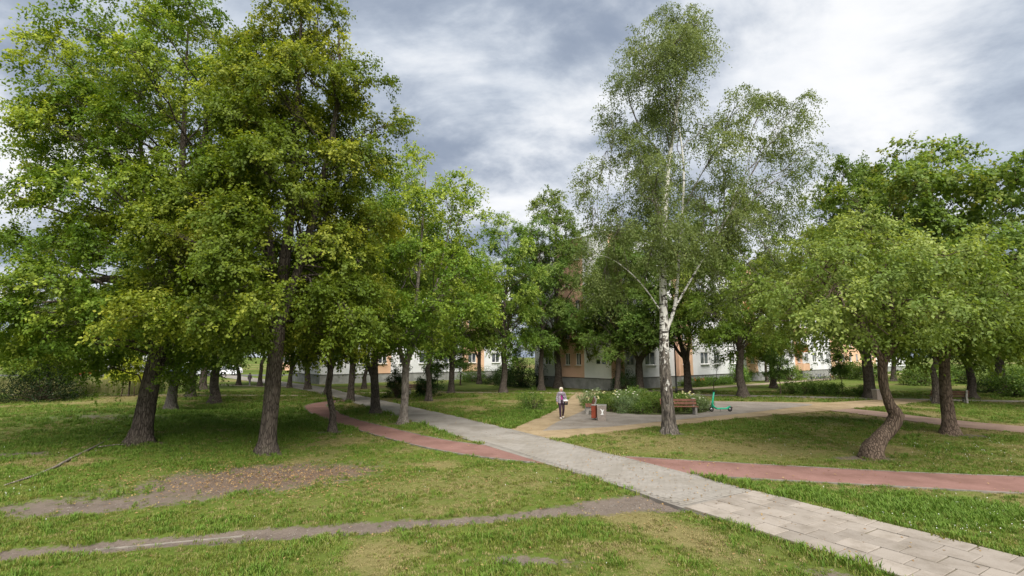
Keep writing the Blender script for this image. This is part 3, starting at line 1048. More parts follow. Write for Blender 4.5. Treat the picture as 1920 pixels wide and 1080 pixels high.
#@@TREES@@
#@@REST@@
# -- the two big limes in front
make_tree('lime_tree', 'huge flowering lime with leaning dark trunk nearest the left edge', (-14.25, 19.43), 19.0, 5.3, 3.6, 0.40, 112, 12, 192, 'lime_hi', 0.104, seed=11,
          stems=[([(0, 0, 0), (0.12, 0, 1.5), (0.32, 0, 3.2), (0.6, 0.1, 5), (0.6, 0.1, 8), (0.4, 0.2, 12), (0.1, 0.2, 17.6)], [0.33, 0.31, 0.29, 0.24, 0.18, 0.11, 0.03]),
                 ([(0.3, 0, 3.0), (0.0, 0.2, 4.5), (-0.7, 0.5, 7), (-1.5, 0.6, 11), (-2.2, 0.6, 15.4)], [0.22, 0.19, 0.15, 0.09, 0.03]),
                 ([(0.6, 0.1, 5.2), (1.3, -0.5, 8), (1.9, -0.8, 12), (2.2, -0.8, 16)], [0.17, 0.13, 0.08, 0.03])],
          prof=(0.12, 2.6, 0.6), lobe=0.19, csz=0.8, droop=0.35, zhang=1.2, hang=0.5, rise=0.45,
          extra=[(-6.8, -1.5, 5.2), (-6.6, 1.0, 7.6), (-5.8, -2.2, 9.5), (-6.2, -3, 3.8), (-4.4, -3.6, 3.8), (-2.6, -3.4, 4.3), (-7.4, -0.5, 4.0)])
make_tree('lime_tree', 'huge flowering lime with straight pale trunk beside the bare earth', (-8.45, 17.52), 17.8, 3.7, 4.0, 0.34, 84, 13, 184, 'lime_hi', 0.102, seed=23,
          stems=[([(0, 0, 0), (0.05, 0, 1.8), (0.1, 0, 3.6), (0.1, 0.1, 6), (0.2, 0.2, 9), (0.2, 0.2, 13), (0.1, 0.2, 17.3)], [0.27, 0.26, 0.25, 0.21, 0.17, 0.10, 0.03]),
                 ([(0.1, 0, 4.2), (0.7, -0.2, 6), (1.4, -0.3, 9), (1.9, -0.2, 13), (1.7, 0, 16)], [0.17, 0.15, 0.12, 0.07, 0.03]),
                 ([(0.1, 0, 5.0), (-0.6, 0.2, 8), (-1.2, 0.2, 12), (-1.6, 0.1, 16)], [0.15, 0.13, 0.08, 0.03])],
          prof=(0.14, 2.0, 0.7), lobe=0.24, csz=0.8, droop=0.35, zhang=1.0, hang=0.5, rise=0.45,
          extra=[(3.6, 0.5, 12.2), (3.0, -0.5, 13.4), (3.2, -0.5, 10.5), (3.2, 1.0, 8.4), (3.0, -0.4, 6.6), (-0.6, -3.5, 4.4), (1.6, -3.4, 4.6), (3.4, -1.8, 4.2), (-2.6, -2.8, 4.5)])

# -- the birch
make_tree('birch_tree', 'tall white birch with fissured dark base in front of the bench', (6.81, 21.82), 20.0, 3.0, 7.2, 0.30, 46, 12, 168, 'birch', 0.078, 0.36, seed=31,
          stems=[([(0, 0, 0), (-0.05, 0, 1.5), (-0.1, 0, 3.0), (-0.05, 0, 5), (0.05, 0, 8), (0.5, 0.1, 12), (1.3, 0.2, 16), (2.4, 0.2, 19.9)], [0.29, 0.26, 0.23, 0.18, 0.15, 0.10, 0.055, 0.015]),
                 ([(-0.05, 0, 4.2), (0.45, -0.1, 5.6), (0.75, -0.1, 8), (1.1, -0.2, 12), (0.6, -0.3, 15.5), (-0.6, -0.3, 17.8)], [0.085, 0.075, 0.06, 0.045, 0.028, 0.012]),
                 ([(0.4, -0.1, 5.4), (1.6, 0.2, 7.2), (3.2, 0.5, 9.6), (4.8, 0.6, 12.2), (6.4, 0.6, 14.6)], [0.05, 0.045, 0.038, 0.026, 0.012]),
                 ([(-0.1, 0, 5.2), (-1.1, -0.1, 6.6), (-2.3, -0.2, 7.6), (-3.4, -0.2, 7.9)], [0.032, 0.028, 0.02, 0.008])],
          prof=(0.15, 2.6, 0.6), lobe=0.27, csz=0.85, droop=0.95, zhang=0.3, hang=1.1, rise=1.1, flat=1.0, dome=False, bark='bark_birch', bark2='bark_pale', off=(1.0, 0), nup=0.1, inner=0.45,
          extra=[(6.2, 0.6, 14.0), (5.4, 0.5, 13.2), (4.4, 0.4, 14.2), (4.8, 0.5, 11.4), (3.9, 0.2, 10.2), (3.3, 0.6, 8.8), (6.6, 0.4, 12.0), (5.6, 0.6, 9.9), (-3.2, -0.3, 7.6), (-2.6, 0.3, 6.2), (3.0, 0.8, 6.6), (-1.9, 0.6, 7.2), (2.2, 0.8, 7.6),
                 (-3.2, 0.2, 10.2), (-3.3, -0.3, 11.8), (4.6, 0.3, 6.6), (2.2, 0.2, 19.6), (1.9, 0.1, 18.3), (-0.9, 0, 17.8), (-1.5, 0, 16.4), (-2.1, 0, 14.6), (-2.4, 0, 12.8), (-0.4, 0, 18.4), (7.0, 0.5, 15.2), (7.2, 0.5, 12.9), (5.4, 0.4, 15.6), (6.0, 0.5, 10.2), (-2.3, 0, 8.8), (5.2, 0.3, 7.6)])

# -- right-hand group
make_tree('box_elder_tree', 'crooked tree with a kinked leaning trunk beside the red cycle path', (11.89, 16.70), 7.9, 4.3, 4.3, 0.27, 36, 12, 120, 'ash', 0.11, 0.3, seed=41,
          stems=[([(-0.06, 0, 0), (0.0, 0, 0.28), (0.30, 0, 0.66), (0.66, 0, 1.0), (0.86, 0, 1.36), (0.70, 0, 1.66), (0.63, 0, 1.9), (0.55, 0, 2.24), (0.54, 0, 2.72), (0.62, 0, 3.2)],
                  [0.25, 0.26, 0.22, 0.215, 0.225, 0.165, 0.145, 0.14, 0.14, 0.155]),
                 ([(0.60, 0, 3.1), (1.1, 0.05, 3.75), (1.6, 0.1, 4.3), (2.2, 0.1, 5.0), (2.6, 0, 6.2)], [0.14, 0.125, 0.10, 0.07, 0.02]),
                 ([(0.58, 0, 3.1), (0.25, 0.1, 4.1), (-0.3, 0.1, 5.0), (-1.1, 0, 5.8), (-1.8, 0, 6.6)], [0.11, 0.10, 0.08, 0.05, 0.02]),
                 ([(1.1, 0.05, 3.75), (0.95, -0.2, 4.8), (0.8, -0.3, 6.6)], [0.085, 0.07, 0.02])],
          prof=(0.25, 1.8, 0.6), lobe=0.27, csz=0.7, droop=0.5, hang=0.5, bark='bark_brown', rise=0.3, zhang=0.6, off=(0.9, 0), angular=True)
make_tree('maple_tree', 'broad spreading maple with straight brown trunk behind the crooked tree', (18.9, 21.82), 12.4, 5.2, 4.2, 0.27, 62, 12, 120, 'maple', 0.145, 0.42, seed=52,
          stems=[([(0, 0, 0), (0.0, 0, 1.2), (0.06, 0, 2.6), (0.3, 0, 4.5), (0.4, 0, 7.5), (0.5, 0, 11.5)], [0.24, 0.22, 0.20, 0.18, 0.12, 0.03]),
                 ([(0.1, 0, 3.0), (-0.7, 0, 4.6), (-1.8, 0, 6.5), (-2.8, 0, 9)], [0.15, 0.14, 0.09, 0.03]),
                 ([(0.2, 0, 3.6), (0.9, 0, 5.0), (1.9, 0, 7.2), (3.0, 0, 9.5)], [0.13, 0.11, 0.08, 0.03])],
          prof=(0.2, 3.0, 0.5), lobe=0.23, csz=0.8, droop=0.3, off=(0.5, 0), bark='bark_brown', rise=0.4, zhang=0.9, hang=0.4)

# -- limes and maples of the avenue and the lawn; copies share a few grown shapes
LA = make_tree('lime_tree', 'slim young lime with a dark straight stem beside the red cycle path', (-7.88, 22.13), 9.6, 2.9, 3.0, 0.15, 26, 11, 112, 'lime', 0.11, seed=61, prof=(0.2, 1.8, 0.7),
               lobe=0.27, csz=0.65, droop=0.4, hang=0.5, zhang=0.5)
LB = make_tree('maple_tree', 'yellow-green maple with forked pale trunk on the grass strip', (-5.41, 25.11), 14.0, 4.4, 3.6, 0.21, 44, 12, 120, 'bright', 0.12, seed=62, bark='bark_pale',
               stems=[([(0, 0, 0), (0.05, 0, 1.4), (0.05, 0, 2.7), (0.3, 0, 4.2), (0.6, 0, 8), (0.8, 0, 12.6)], [0.20, 0.185, 0.18, 0.12, 0.08, 0.02]),
                      ([(0.05, 0, 2.6), (-0.4, 0.1, 4.0), (-1.2, 0.1, 7), (-1.6, 0.1, 10.5)], [0.12, 0.10, 0.07, 0.02]),
                      ([(0.05, 0, 2.7), (0.45, -0.1, 3.8), (1.4, -0.1, 6.5), (2.2, 0, 10.4)], [0.09, 0.08, 0.06, 0.02])],
               prof=(0.2, 1.9, 0.65), lobe=0.24, csz=0.8, droop=0.35, extra=[(2.4, 0, 12.2), (3.0, 0, 10.8), (2.9, 0.3, 8.8)])
LC = make_tree('lime_tree', 'forked lime with two dark stems between the two paths', (-7.92, 29.30), 13.6, 4.0, 3.6, 0.24, 40, 12, 112, 'lime', 0.12, seed=63,
               stems=[([(0, 0, 0), (-0.08, 0, 1.2), (-0.2, 0, 2.6), (-0.15, 0, 4.6), (0, 0, 8), (0, 0, 12)], [0.26, 0.24, 0.22, 0.18, 0.12, 0.03]),
                      ([(-0.12, 0, 1.8), (-0.65, 0, 3.0), (-1.0, 0, 4.4), (-1.5, 0, 8)], [0.14, 0.13, 0.11, 0.04])],
               prof=(0.2, 2.0, 0.65), lobe=0.24, csz=0.8, droop=0.35, hang=0.5)
LD = make_tree('lime_tree', 'tall lime with dark thick trunk on the lawn in front of the white wall', (18.77, 40.73), 17.2, 5.0, 3.6, 0.36, 48, 12, 120, 'lime', 0.14, seed=64, prof=(0.15, 2.2, 0.6),
               lobe=0.22, csz=0.9, droop=0.35, hang=0.5)
LE = make_tree('maple_tree', 'tall airy maple rising behind the woman, right of a twin stem', (4.92, 52.40), 22.0, 5.6, 4.2, 0.40, 50, 11, 112, 'green', 0.17, seed=65,
               prof=(0.2, 1.7, 0.7), lobe=0.22, csz=1.0, droop=0.3)
LF = make_tree('maple_tree', 'small round maple with a slanting side stem against the end wall', (8.49, 50.69), 9.6, 3.0, 3.4, 0.17, 26, 11, 104, 'lime', 0.13, seed=66, prof=(0.22, 2.2, 0.6), lobe=0.28, csz=0.75,
               stems=[([(0, 0, 0), (-0.05, 0, 2.0), (0.05, 0, 4), (0.1, 0, 8.5)], [0.19, 0.17, 0.13, 0.02]), ([(-0.05, 0, 2.0), (-0.6, 0, 3.0), (-0.9, 0, 4.2), (-1.2, 0, 6.5)], [0.10, 0.08, 0.06, 0.02])])
LG = make_tree('maple_tree', 'low wide maple with a Y-shaped dark trunk in front of the windows', (12.21, 47.8), 15.5, 5.4, 3.9, 0.36, 50, 12, 120, 'green', 0.15, seed=67, prof=(0.2, 2.0, 0.6), lobe=0.25, csz=0.85,
               stems=[([(0, 0, 0), (0, 0, 2.0), (0.1, 0, 2.9), (0.9, 0, 4.2), (1.9, 0, 6.5), (2.6, 0, 10)], [0.36, 0.33, 0.31, 0.22, 0.14, 0.03]),
                      ([(0.05, 0, 2.7), (-0.4, 0, 3.8), (-0.9, 0, 5.2), (-1.6, 0, 9)], [0.22, 0.17, 0.13, 0.03]),
                      ([(0.3, 0.1, 3.2), (1.3, 0.3, 3.9), (2.4, 0.3, 5.0), (3.2, 0.3, 6.4)], [0.17, 0.14, 0.1, 0.03])])
G1 = 'avenue trees left of the main path'
LB['group'] = LC['group'] = LA['group'] = G1
TL = [  # source, label, x, y, rotation, scale
    (LC, 'lime with single upright trunk left of the main path bend', -11.88, 36.88, 2.2, (0.95, 0.95, 1.05)),
    (LC, 'lime trunk just left of the grey path where the cycle path begins', -16.06, 43.6, 4.0, (1.05, 1.05, 1.1)),
    (LA, 'slender dark lime stem right behind the forked lime', -6.2, 37.4, 1.0, (1.4, 1.4, 1.45)),
    (LA, 'thin dark stem standing before the plinth of the far block', -15.2, 51.4, 3.0, (1.4, 1.4, 1.5)),
    (LC, 'dark lime trunk on the left edge of the far grey path', -20.6, 50.4, 0.7, (1.1, 1.1, 1.15)),
    (LD, 'dark lime trunk with roots spreading at the end of the left row', -20.84, 35.22, 1.3, (0.9, 0.9, 0.85)),
    (LC, 'lime trunk in the middle of the left row, dark and upright', -31.4, 50.7, 5.0, (1.3, 1.3, 1.2)),
    (LD, 'thick grey lime trunk behind the ivy clad one', -26.14, 40.73, 2.9, (0.85, 0.85, 0.85)),
    (LA, 'thin young tree on the far lawn under the parked silver car', -31.95, 58.3, 0.2, (1.5, 1.5, 1.4)),
    (LA, 'dark young tree beside the strolling pair', -28.4, 56.2, 2.0, (1.5, 1.5, 1.5)),
    (LC, 'dark lime trunk left of the sandy fork of the far path', -23.8, 53.3, 3.3, (0.9, 0.9, 0.95)),
]
for s_, lb, x, y, rz, scl in TL:
    again(s_, lb, (x, y), rz, scl, G1)
IV = make_tree('ivy_tree', 'pale peeling trunk wrapped in hanging ivy behind the leaning lime', (-19.69, 29.03), 11.5, 3.4, 2.2, 0.27, 34, 10, 104, 'green', 0.11, seed=71, bark='bark_pale', prof=(0.1, 2.5, 0.6),
               lobe=0.26, csz=0.7, extra=[(0.3, -0.4, 2.0), (0.35, -0.4, 2.8), (-0.2, -0.4, 3.0), (0.5, -0.2, 1.6)], droop=0.6)
G2 = 'trees on the lawn before the apartment block'
for t_ in (LD, LE, LF, LG):
    t_['group'] = G2
TM = [
    (LC, 'leaning dark trunk slanting right in front of the far white wall', -5.53, 45.5, 1.9, (1.05, 1.05, 1.0)),
    (LF, 'far narrow tree with V-shaped twin stems between two shrubs', -3.95, 60.6, 0.4, (1.3, 1.3, 1.45)),
    (LD, 'lime with brown upright trunk in the middle of the shaded lawn', -0.82, 45.5, 4.2, (0.85, 0.85, 0.95)),
    (LE, 'tall maple with a slanting stem, left of the pair behind the woman', 2.9, 49.2, 2.5, (0.72, 0.72, 0.80)),
    (LE, 'tall maple behind the round bed, its crown under the birch', 9.8, 46.4, 3.6, (0.72, 0.72, 0.70)),
    (LG, 'wide maple between the birch and the thick lawn lime', 16.2, 46.0, 1.7, (0.95, 0.95, 1.0)),
    (LC, 'tree behind the columnar dark shrub left of the lawn', -8.6, 52.0, 5.1, (1.1, 1.1, 1.2)),
    (LE, 'tall maple showing above the others behind the white birch', 13.0, 60.5, 0.9, (0.75, 0.75, 0.62)),
    (LD, 'lime filling the gap right of the thick lawn lime', 27.5, 52.5, 2.0, (0.9, 0.9, 0.8)),
    (LF, 'small tree with reddish fork before the entrance of the block', 33.2, 65.0, 1.0, (1.0, 1.0, 0.85)),
    (LG, 'slanting old maple trunk right beside the waste bin on the far path', 28.75, 40.2, 2.6, (1.05, 1.05, 1.25)),
    (LA, 'slim tree with a pale leaning trunk beside the dark bench', 30.0, 35.4, 0.6, (1.5, 1.5, 1.4)),
    (LD, 'reddish trunk standing behind the right end of the dark bench', 36.3, 39.6, 3.4, (0.85, 0.85, 0.75)),
    (LC, 'small far trunk on the bright lawn between bin and bench', 52.0, 68.0, 2.4, (1.2, 1.2, 1.0)),
    (LE, 'tall maple crown closing the view at the right edge', 44.0, 45.0, 2.4, (1.0, 1.0, 0.78)),
    (LG, 'maple leaning over the shrubs at the right border of the lawn', 38.0, 29.5, 1.1, (1.0, 1.0, 0.95)),
]
for s_, lb, x, y, rz, scl in TM:
    again(s_, lb, (x, y), rz, scl, G2)
G3 = 'far trees beyond the lawn and the car park'
TF = [(-64, 70, 0.9), (-52, 58, 0.8), (-74, 92, 1.1), (-60, 104, 1.1), (-44, 108, 1.1), (-30, 104, 1.1), (-16, 98, 1.0), (6, 92, 0.95), (-46, 47, 0.75), (-58, 40, 0.85),
      (66, 72, 0.9), (58, 60, 0.8), (74, 60, 0.95), (60, 44, 0.8), (52, 34, 0.8)]
FL = ['left of all far trees, behind the tall weeds', 'behind the dark yew at the left edge', 'far left beyond the car park, second row', 'beyond the car park, left of the white van',
      'rising right above the parked cars', 'right of the parked cars behind the hedge', 'left of the second white block', 'behind the second block, in the gap of the roofs', 'just behind the bright green tree by the yew',
      'outermost at the left edge of the lawn', 'at the far end of the apartment block', 'behind the low hedge near the bicycles', 'at the far right behind the clipped hedge', 'right of the dark bench, back row',
      'at the right edge behind the leafy shrubs']
for i, ((x, y, s_), lb) in enumerate(zip(TF, FL)):
    again((LD, LE, LG, LC)[i % 4], 'green park tree ' + lb, (x, y), i * 1.7, (s_ * 1.15, s_ * 1.15, s_ * (0.9, 0.72, 1.05, 1.1)[i % 4]), G3)

# young trees with stakes
SA = make_tree('sapling', 'bare young sapling on a thin stem before the white wall', (18.10, 44.84), 4.6, 0.55, 2.2, 0.035, 7, 5, 24, 'grey', 0.09, seed=81, bark='bark_brown', rise=1.4, lobe=0.5, csz=0.35)
SB = make_tree('sapling', 'leafy young sapling on a thin dark stem near the hedge', (23.4, 43.58), 4.0, 0.9, 1.4, 0.05, 12, 8, 72, 'bush', 0.1, seed=82, bark='bark_brown', rise=1.0, lobe=0.5, csz=0.4)
again(SB, 'young sapling with reddish crown right of the clipped shrubs', (29.62, 44.84), 1.2, (0.9, 0.9, 1.15))
again(SB, 'small young tree on a thin pole on the bright lawn before the far white wall', (-6.0, 58.0), 2.2, (1.6, 1.6, 1.35))
again(SB, 'pale leafy sapling on a dark stem left of the leaning trunk', (-7.4, 49.5), 0.2, (1.2, 1.2, 1.2))
YT = make_tree('small_tree', 'small yellow-green staked tree left of the leaning lime', (-32.06, 41.83), 3.7, 1.2, 1.3, 0.05, 16, 10, 88, 'yellow', 0.11, seed=83, lobe=0.4, csz=0.45, rise=0.6)
b = MB()
for a in range(3):
    b.tube([(0.5 * math.cos(a * 2.1), 0.5 * math.sin(a * 2.1), -0.1), (0.42 * math.cos(a * 2.1), 0.42 * math.sin(a * 2.1), 1.5)], 0.035, 6)
    st = b.build('stake', M['bark_brown'], YT)
    b = MB()
GT = make_tree('broadleaf_tree', 'vivid green low tree spreading above the dark yew', (-36.6, 39.6), 6.4, 4.2, 1.6, 0.16, 36, 11, 104, 'bright', 0.12, seed=84, prof=(0.2, 2.2, 0.6), lobe=0.26, csz=0.7)


def make_shrub(name, label, loc, rx, rz, n, pal, leaf=0.08, seed=1, wid=0.36, group=None, cat='shrub', cone=0.0, hang=0.1, ry=None, csz=0.35):
    rng = np.random.default_rng(seed)
    ry = ry or rx
    nc = max(14, n // 70)
    g = unit(rng.normal(0, 1, (nc, 3))) * rng.uniform(0.35, 1, (nc, 1)) ** 0.4
    g[:, 2] = np.abs(g[:, 2])
    lump = 1 + 0.22 * rng.normal(0, 1, (nc, 1))
    cc = g * lump
    if cone:
        cc[:, :2] *= (1 - cone * np.clip(cc[:, 2:], 0, 1))
    cc = cc * [rx, ry, rz * 0.92]
    cc[:, 2] = np.clip(cc[:, 2], 0.08, None)
    out = unit(cc * [1, 1, 0.6] + 1e-6)
    T = Tubes()
    for c in cc:
        b0 = np.array([rng.normal(0, 0.06 * rx), rng.normal(0, 0.06 * ry), -0.05])
        T.add(bez(b0, np.array([c[0] * 0.4, c[1] * 0.4, c[2] * 0.6]), c, 4), [0.018, 0.014, 0.01, 0.004], 4)
    per = max(4, n // nc)
    td = unit(rng.normal(0, 0.8, (nc, per, 3)) + out[:, None] * 0.8)
    L = csz * rng.uniform(0.1, 1.1, (nc, per, 1)) * (0.5 + 0.5 * min(rx, rz))
    pos = (cc[:, None] + td * L).reshape(-1, 3)
    n = len(pos)
    pos[:, 2] = np.maximum(pos[:, 2], 0.03)
    outr = np.repeat(out, per, axis=0)
    axis = unit(td.reshape(-1, 3) * 0.7 + rng.normal(0, 0.5, (n, 3)) - [0, 0, hang])
    nrm = unit(outr * 0.4 + rng.normal(0, 0.5, (n, 3)) + [0, 0, 0.6])
    p = PAL[pal]
    f = np.clip(0.5 * np.repeat(rng.uniform(0, 1, nc), per) + 0.5 * rng.uniform(0, 1, n), 0, 1)[:, None]
    col = np.array(p['a']) * (1 - f) + np.array(p['b']) * f
    tm = (rng.uniform(0, 1, n) < p['tipf'])[:, None]
    col = np.where(tm, np.array(p['tip']), col)
    root = empty(name, (loc[0], loc[1], float(ground_z(np.array([loc[0]]), np.array([loc[1]]))[0])), 0, label, cat, group)
    link('stems', T.mesh('stems'), root, M['bark_brown'])
    link('foliage', leaf_mesh('foliage', pos, axis, nrm, leaf * rng.uniform(0.7, 1.2, n), wid, col), root)
    return root


YEW = make_shrub('yew_bush', 'wide dark green yew at the left edge of the lawn', (-35.4, 37.6), 2.3, 2.9, 9500, 'yew', 0.13, 3, 0.25, csz=0.5)
S1 = make_shrub('shrub', 'loose rounded shrub on the bright grass left of the woman', (1.30, 31.4), 0.75, 1.05, 3200, 'bush', 0.07, 5)
S2 = make_shrub('shrub', 'big dark evergreen shrub mass behind the shaded lawn', (1.18, 56.0), 2.3, 3.6, 8000, 'dark', 0.14, 7, csz=0.6)
again(S2, 'dark evergreen shrub at the left of the far lawn', (-1.8, 60.5), 1.0, (0.6, 0.6, 0.5))
S3 = make_shrub('columnar_shrub', 'dark narrow columnar shrub standing by the lime trunks', (-9.3, 40.4), 0.75, 2.6, 5000, 'dark', 0.1, 9)
again(S3, 'second dark upright shrub, behind the pale forked trunk', (-7.0, 42.2), 1.4, (1.3, 1.3, 0.85))
S4 = make_shrub('conifer_shrub', 'dark pointed conifer shrub at the corner of the apartment block', (10.5, 47.0), 1.25, 2.35, 6000, 'dark', 0.12, 11, 0.2, cone=0.45)
S5 = make_shrub('shrub', 'leafy bright shrub on the far lawn below the orange wall', (-0.9, 66.5), 1.6, 2.1, 5000, 'bush', 0.13, 13, csz=0.5)
again(S5, 'leafy shrub left of the twin stemmed tree on the far lawn', (-5.2, 66.0), 2.0, (1.0, 1.0, 0.95))
GH = 'clipped shrubs along the far path'
HX = [(24.4, 43.9, 1.0), (25.6, 43.5, 1.0), (26.8, 43.2, 1.05), (28.0, 42.9, 0.95), (29.3, 41.9, 0.85)]
HL = ['leftmost of the low shrubs along the grey far path', 'second low shrub along the grey far path', 'third low shrub along the grey far path', 'fourth low shrub along the grey far path, by the sapling',
      'low rounded shrub just left of the far waste bin']
HS = make_shrub('shrub', HL[0], HX[0][:2], 0.8, 1.05, 3400, 'bush', 0.085, 15, group=GH)
for (x, y, s_), lb in zip(HX[1:], HL[1:]):
    again(HS, lb, (x, y), x, s_, GH)
again(HS, 'rounded green shrub under the first floor windows', (28.5, 64.5), 0.4, (2.2, 2.2, 2.2))
again(HS, 'green shrub right of the thick lawn lime, against the wall', (31.0, 67.0), 1.4, (1.9, 1.9, 1.6))
again(HS, 'dense green shrub before the white wall left of the bicycles', (39.0, 70.0), 2.4, (2.2, 2.2, 1.9))
again(HS, 'clipped dark hedge piece right of the bicycles', (50.5, 74.5), 0.9, (3.2, 2.4, 2.2))
again(HS, 'clipped dark hedge piece under the apricot wall', (56.5, 79.0), 1.9, (3.2, 2.4, 2.2))
again(HS, 'dark hedge bush behind the bin tree', (48.0, 58.0), 2.9, (2.6, 2.6, 2.0))
again(HS, 'dark hedge bush closing the lawn between bin and bench', (54.5, 62.0), 0.3, (3.0, 2.6, 2.0))
again(HS, 'dark hedge bush at the end of the lawn behind the bench', (57.0, 56.0), 1.3, (3.0, 2.6, 2.2))
GR = 'shrubs at the right border'
for (x, y, s_), lb in zip([(41.6, 41.2, 2.0), (45.0, 39.0, 2.4), (44.0, 46.0, 2.6), (50.0, 44.0, 3.0), (47.0, 33.0, 2.2)],
                          ['big leafy shrub at the right edge behind the dark bench', 'leafy shrub rightmost behind the bench, cut by the frame', 'dark leafy shrub mass behind the reddish trunk',
                           'tall shrub in the back row right of the reddish trunk', 'leafy shrub at the outer right border of the lawn']):
    again(S2 if s_ > 2.3 else HS, lb, (x, y), x * 1.3, (0.55, 0.55, 0.5) if s_ > 2.3 else (s_, s_, s_), GR)
# low flower hedge at the foot of the block
FH = make_shrub('flower_hedge', 'low hedge with orange blossoms under the apricot window', (20.2, 55.6), 1.5, 0.9, 4000, 'bush', 0.1, 19, ry=0.6)
again(FH, 'low dark hedge right of the orange blossoms along the plinth', (23.0, 58.0), 0.7, 1.0)
again(FH, 'low hedge along the plinth near the thick lime trunk', (25.8, 60.4), 0.72, 1.0)
b = MB()
rg = random.Random(4)
for k in range(14):
    p = (rg.uniform(-1.2, 1.2), rg.uniform(-0.7, -0.3), rg.uniform(0.5, 0.95))
    b.box(p, (0.1, 0.1, 0.08), rg.uniform(0, 3))
b.build('blossoms', simple('orange blossom', (0.6, 0.18, 0.05), None, 9), FH)

# rose bushes of the round bed
RB = [make_shrub('rose_bush', 'leafy rose bush in the round bed', (0, 0), 0.62, 0.85, 1700, pl, 0.075, 90 + i, csz=0.32) for i, pl in enumerate(('bush', 'grey', 'green'))]
bl_m = [simple('yellow blossom', (0.75, 0.66, 0.22), (0.8, 0.74, 0.45), 9), simple('white blossom', (0.8, 0.78, 0.68), (0.75, 0.7, 0.5), 9)]
for i, o in enumerate(RB):
    b = MB()
    for k in range((9, 3, 0)[i]):
        a, h_ = rg.uniform(0, 6.28), rg.uniform(0.6, 0.95)
        rr = 0.5 * math.sqrt(max(0.05, 1 - (h_ - 0.35) ** 2))
        c = (rr * math.cos(a), rr * math.sin(a), h_)
        b.lathe([(0.0, -0.03), (0.045, -0.02), (0.065, 0.02), (0.03, 0.035), (0.0, 0.03)], 6, c)
    if b.v:
        b.build('blossoms', bl_m[i % 2], o)
RL = ['leafy rose bush with yellow blossoms in the round bed', 'grey-green rose bush with few white blossoms in the round bed', 'plain green rose bush in the round bed']
used = [False] * 3
rg = random.Random(12)
spots = []
for ring, n_ in ((0.93, 22), (0.66, 15), (0.38, 9), (0.1, 2)):
    for k in range(n_):
        a = 2 * math.pi * (k + rg.uniform(-0.2, 0.2)) / n_ + ring * 5
        spots.append((BED_C[0] + BED_R[0] * ring * math.cos(a), BED_C[1] + BED_R[1] * ring * math.sin(a), ring))
for i, (x, y, ring) in enumerate(spots):
    if abs(x - 9.5) < 1.5 and y < 29.6:
        y += 0.7
    k = rg.choice((0, 1, 2, 2)) if ring < 0.8 else rg.choice((1, 2, 2, 0))
    src = RB[k]
    if used[k]:
        o = copy_tree(src)
    else:
        o, used[k] = src, True
    o.location = (x, y, 0.03)
    o.rotation_euler = (0, 0, rg.uniform(0, 6.28))
    s_ = rg.uniform(0.8, 1.1)
    o.scale = (s_, s_, s_ * rg.uniform(0.85, 1.1))
    tag(o, RL[k], 'rose bush', ('yellow rose bushes of the bed', 'white rose bushes of the bed', 'plain rose bushes of the bed')[k])
b = MB()
b.prism([(BED_C[0] + (BED_R[0] + 0.1) * math.cos(a * math.pi / 24), BED_C[1] + (BED_R[1] + 0.1) * math.sin(a * math.pi / 24)) for a in range(48)], -0.05, 0.05)
tag(b.build('flower_bed', simple('bed soil', (0.07, 0.06, 0.035), (0.06, 0.085, 0.02), 3, 0.95, 0.1, 0.5, 30)), 'soil of the round flower bed', kind='structure')

# tall weeds at the left border
wp = np.random.default_rng(77)
# ------------------------------------------------------------------ apartment blocks
ANG = R(40)
ST_H, PL_H, NST = 2.8, 1.15, 5
BLD_H = PL_H + NST * ST_H + 0.75


def wall_panel(mb, x0, x1, z0, z1, holes, y=0.0, depth=0.16):
    """a wall in the local xz plane, facing -y, with real openings and reveals"""
    xs = sorted({x0, x1, *[h[0] for h in holes], *[h[1] for h in holes]})
    zs = sorted({z0, z1, *[h[2] for h in holes], *[h[3] for h in holes]})
    for a, b_ in zip(xs[:-1], xs[1:]):
        for c, d in zip(zs[:-1], zs[1:]):
            mx, mz = (a + b_) / 2, (c + d) / 2
            if any(h[0] < mx < h[1] and h[2] < mz < h[3] for h in holes):
                continue
            mb.add([(a, y, c), (b_, y, c), (b_, y, d), (a, y, d)], [(0, 1, 2, 3)])
    for a, b_, c, d in holes:
        y1 = y + depth
        mb.add([(a, y, c), (a, y1, c), (a, y1, d), (a, y, d)], [(0, 1, 2, 3)])
        mb.add([(b_, y, c), (b_, y, d), (b_, y1, d), (b_, y1, c)], [(0, 1, 2, 3)])
        mb.add([(a, y, d), (a, y1, d), (b_, y1, d), (b_, y, d)], [(0, 1, 2, 3)])
        mb.add([(a, y, c), (b_, y, c), (b_, y1, c), (a, y1, c)], [(0, 1, 2, 3)])


WIN = {}


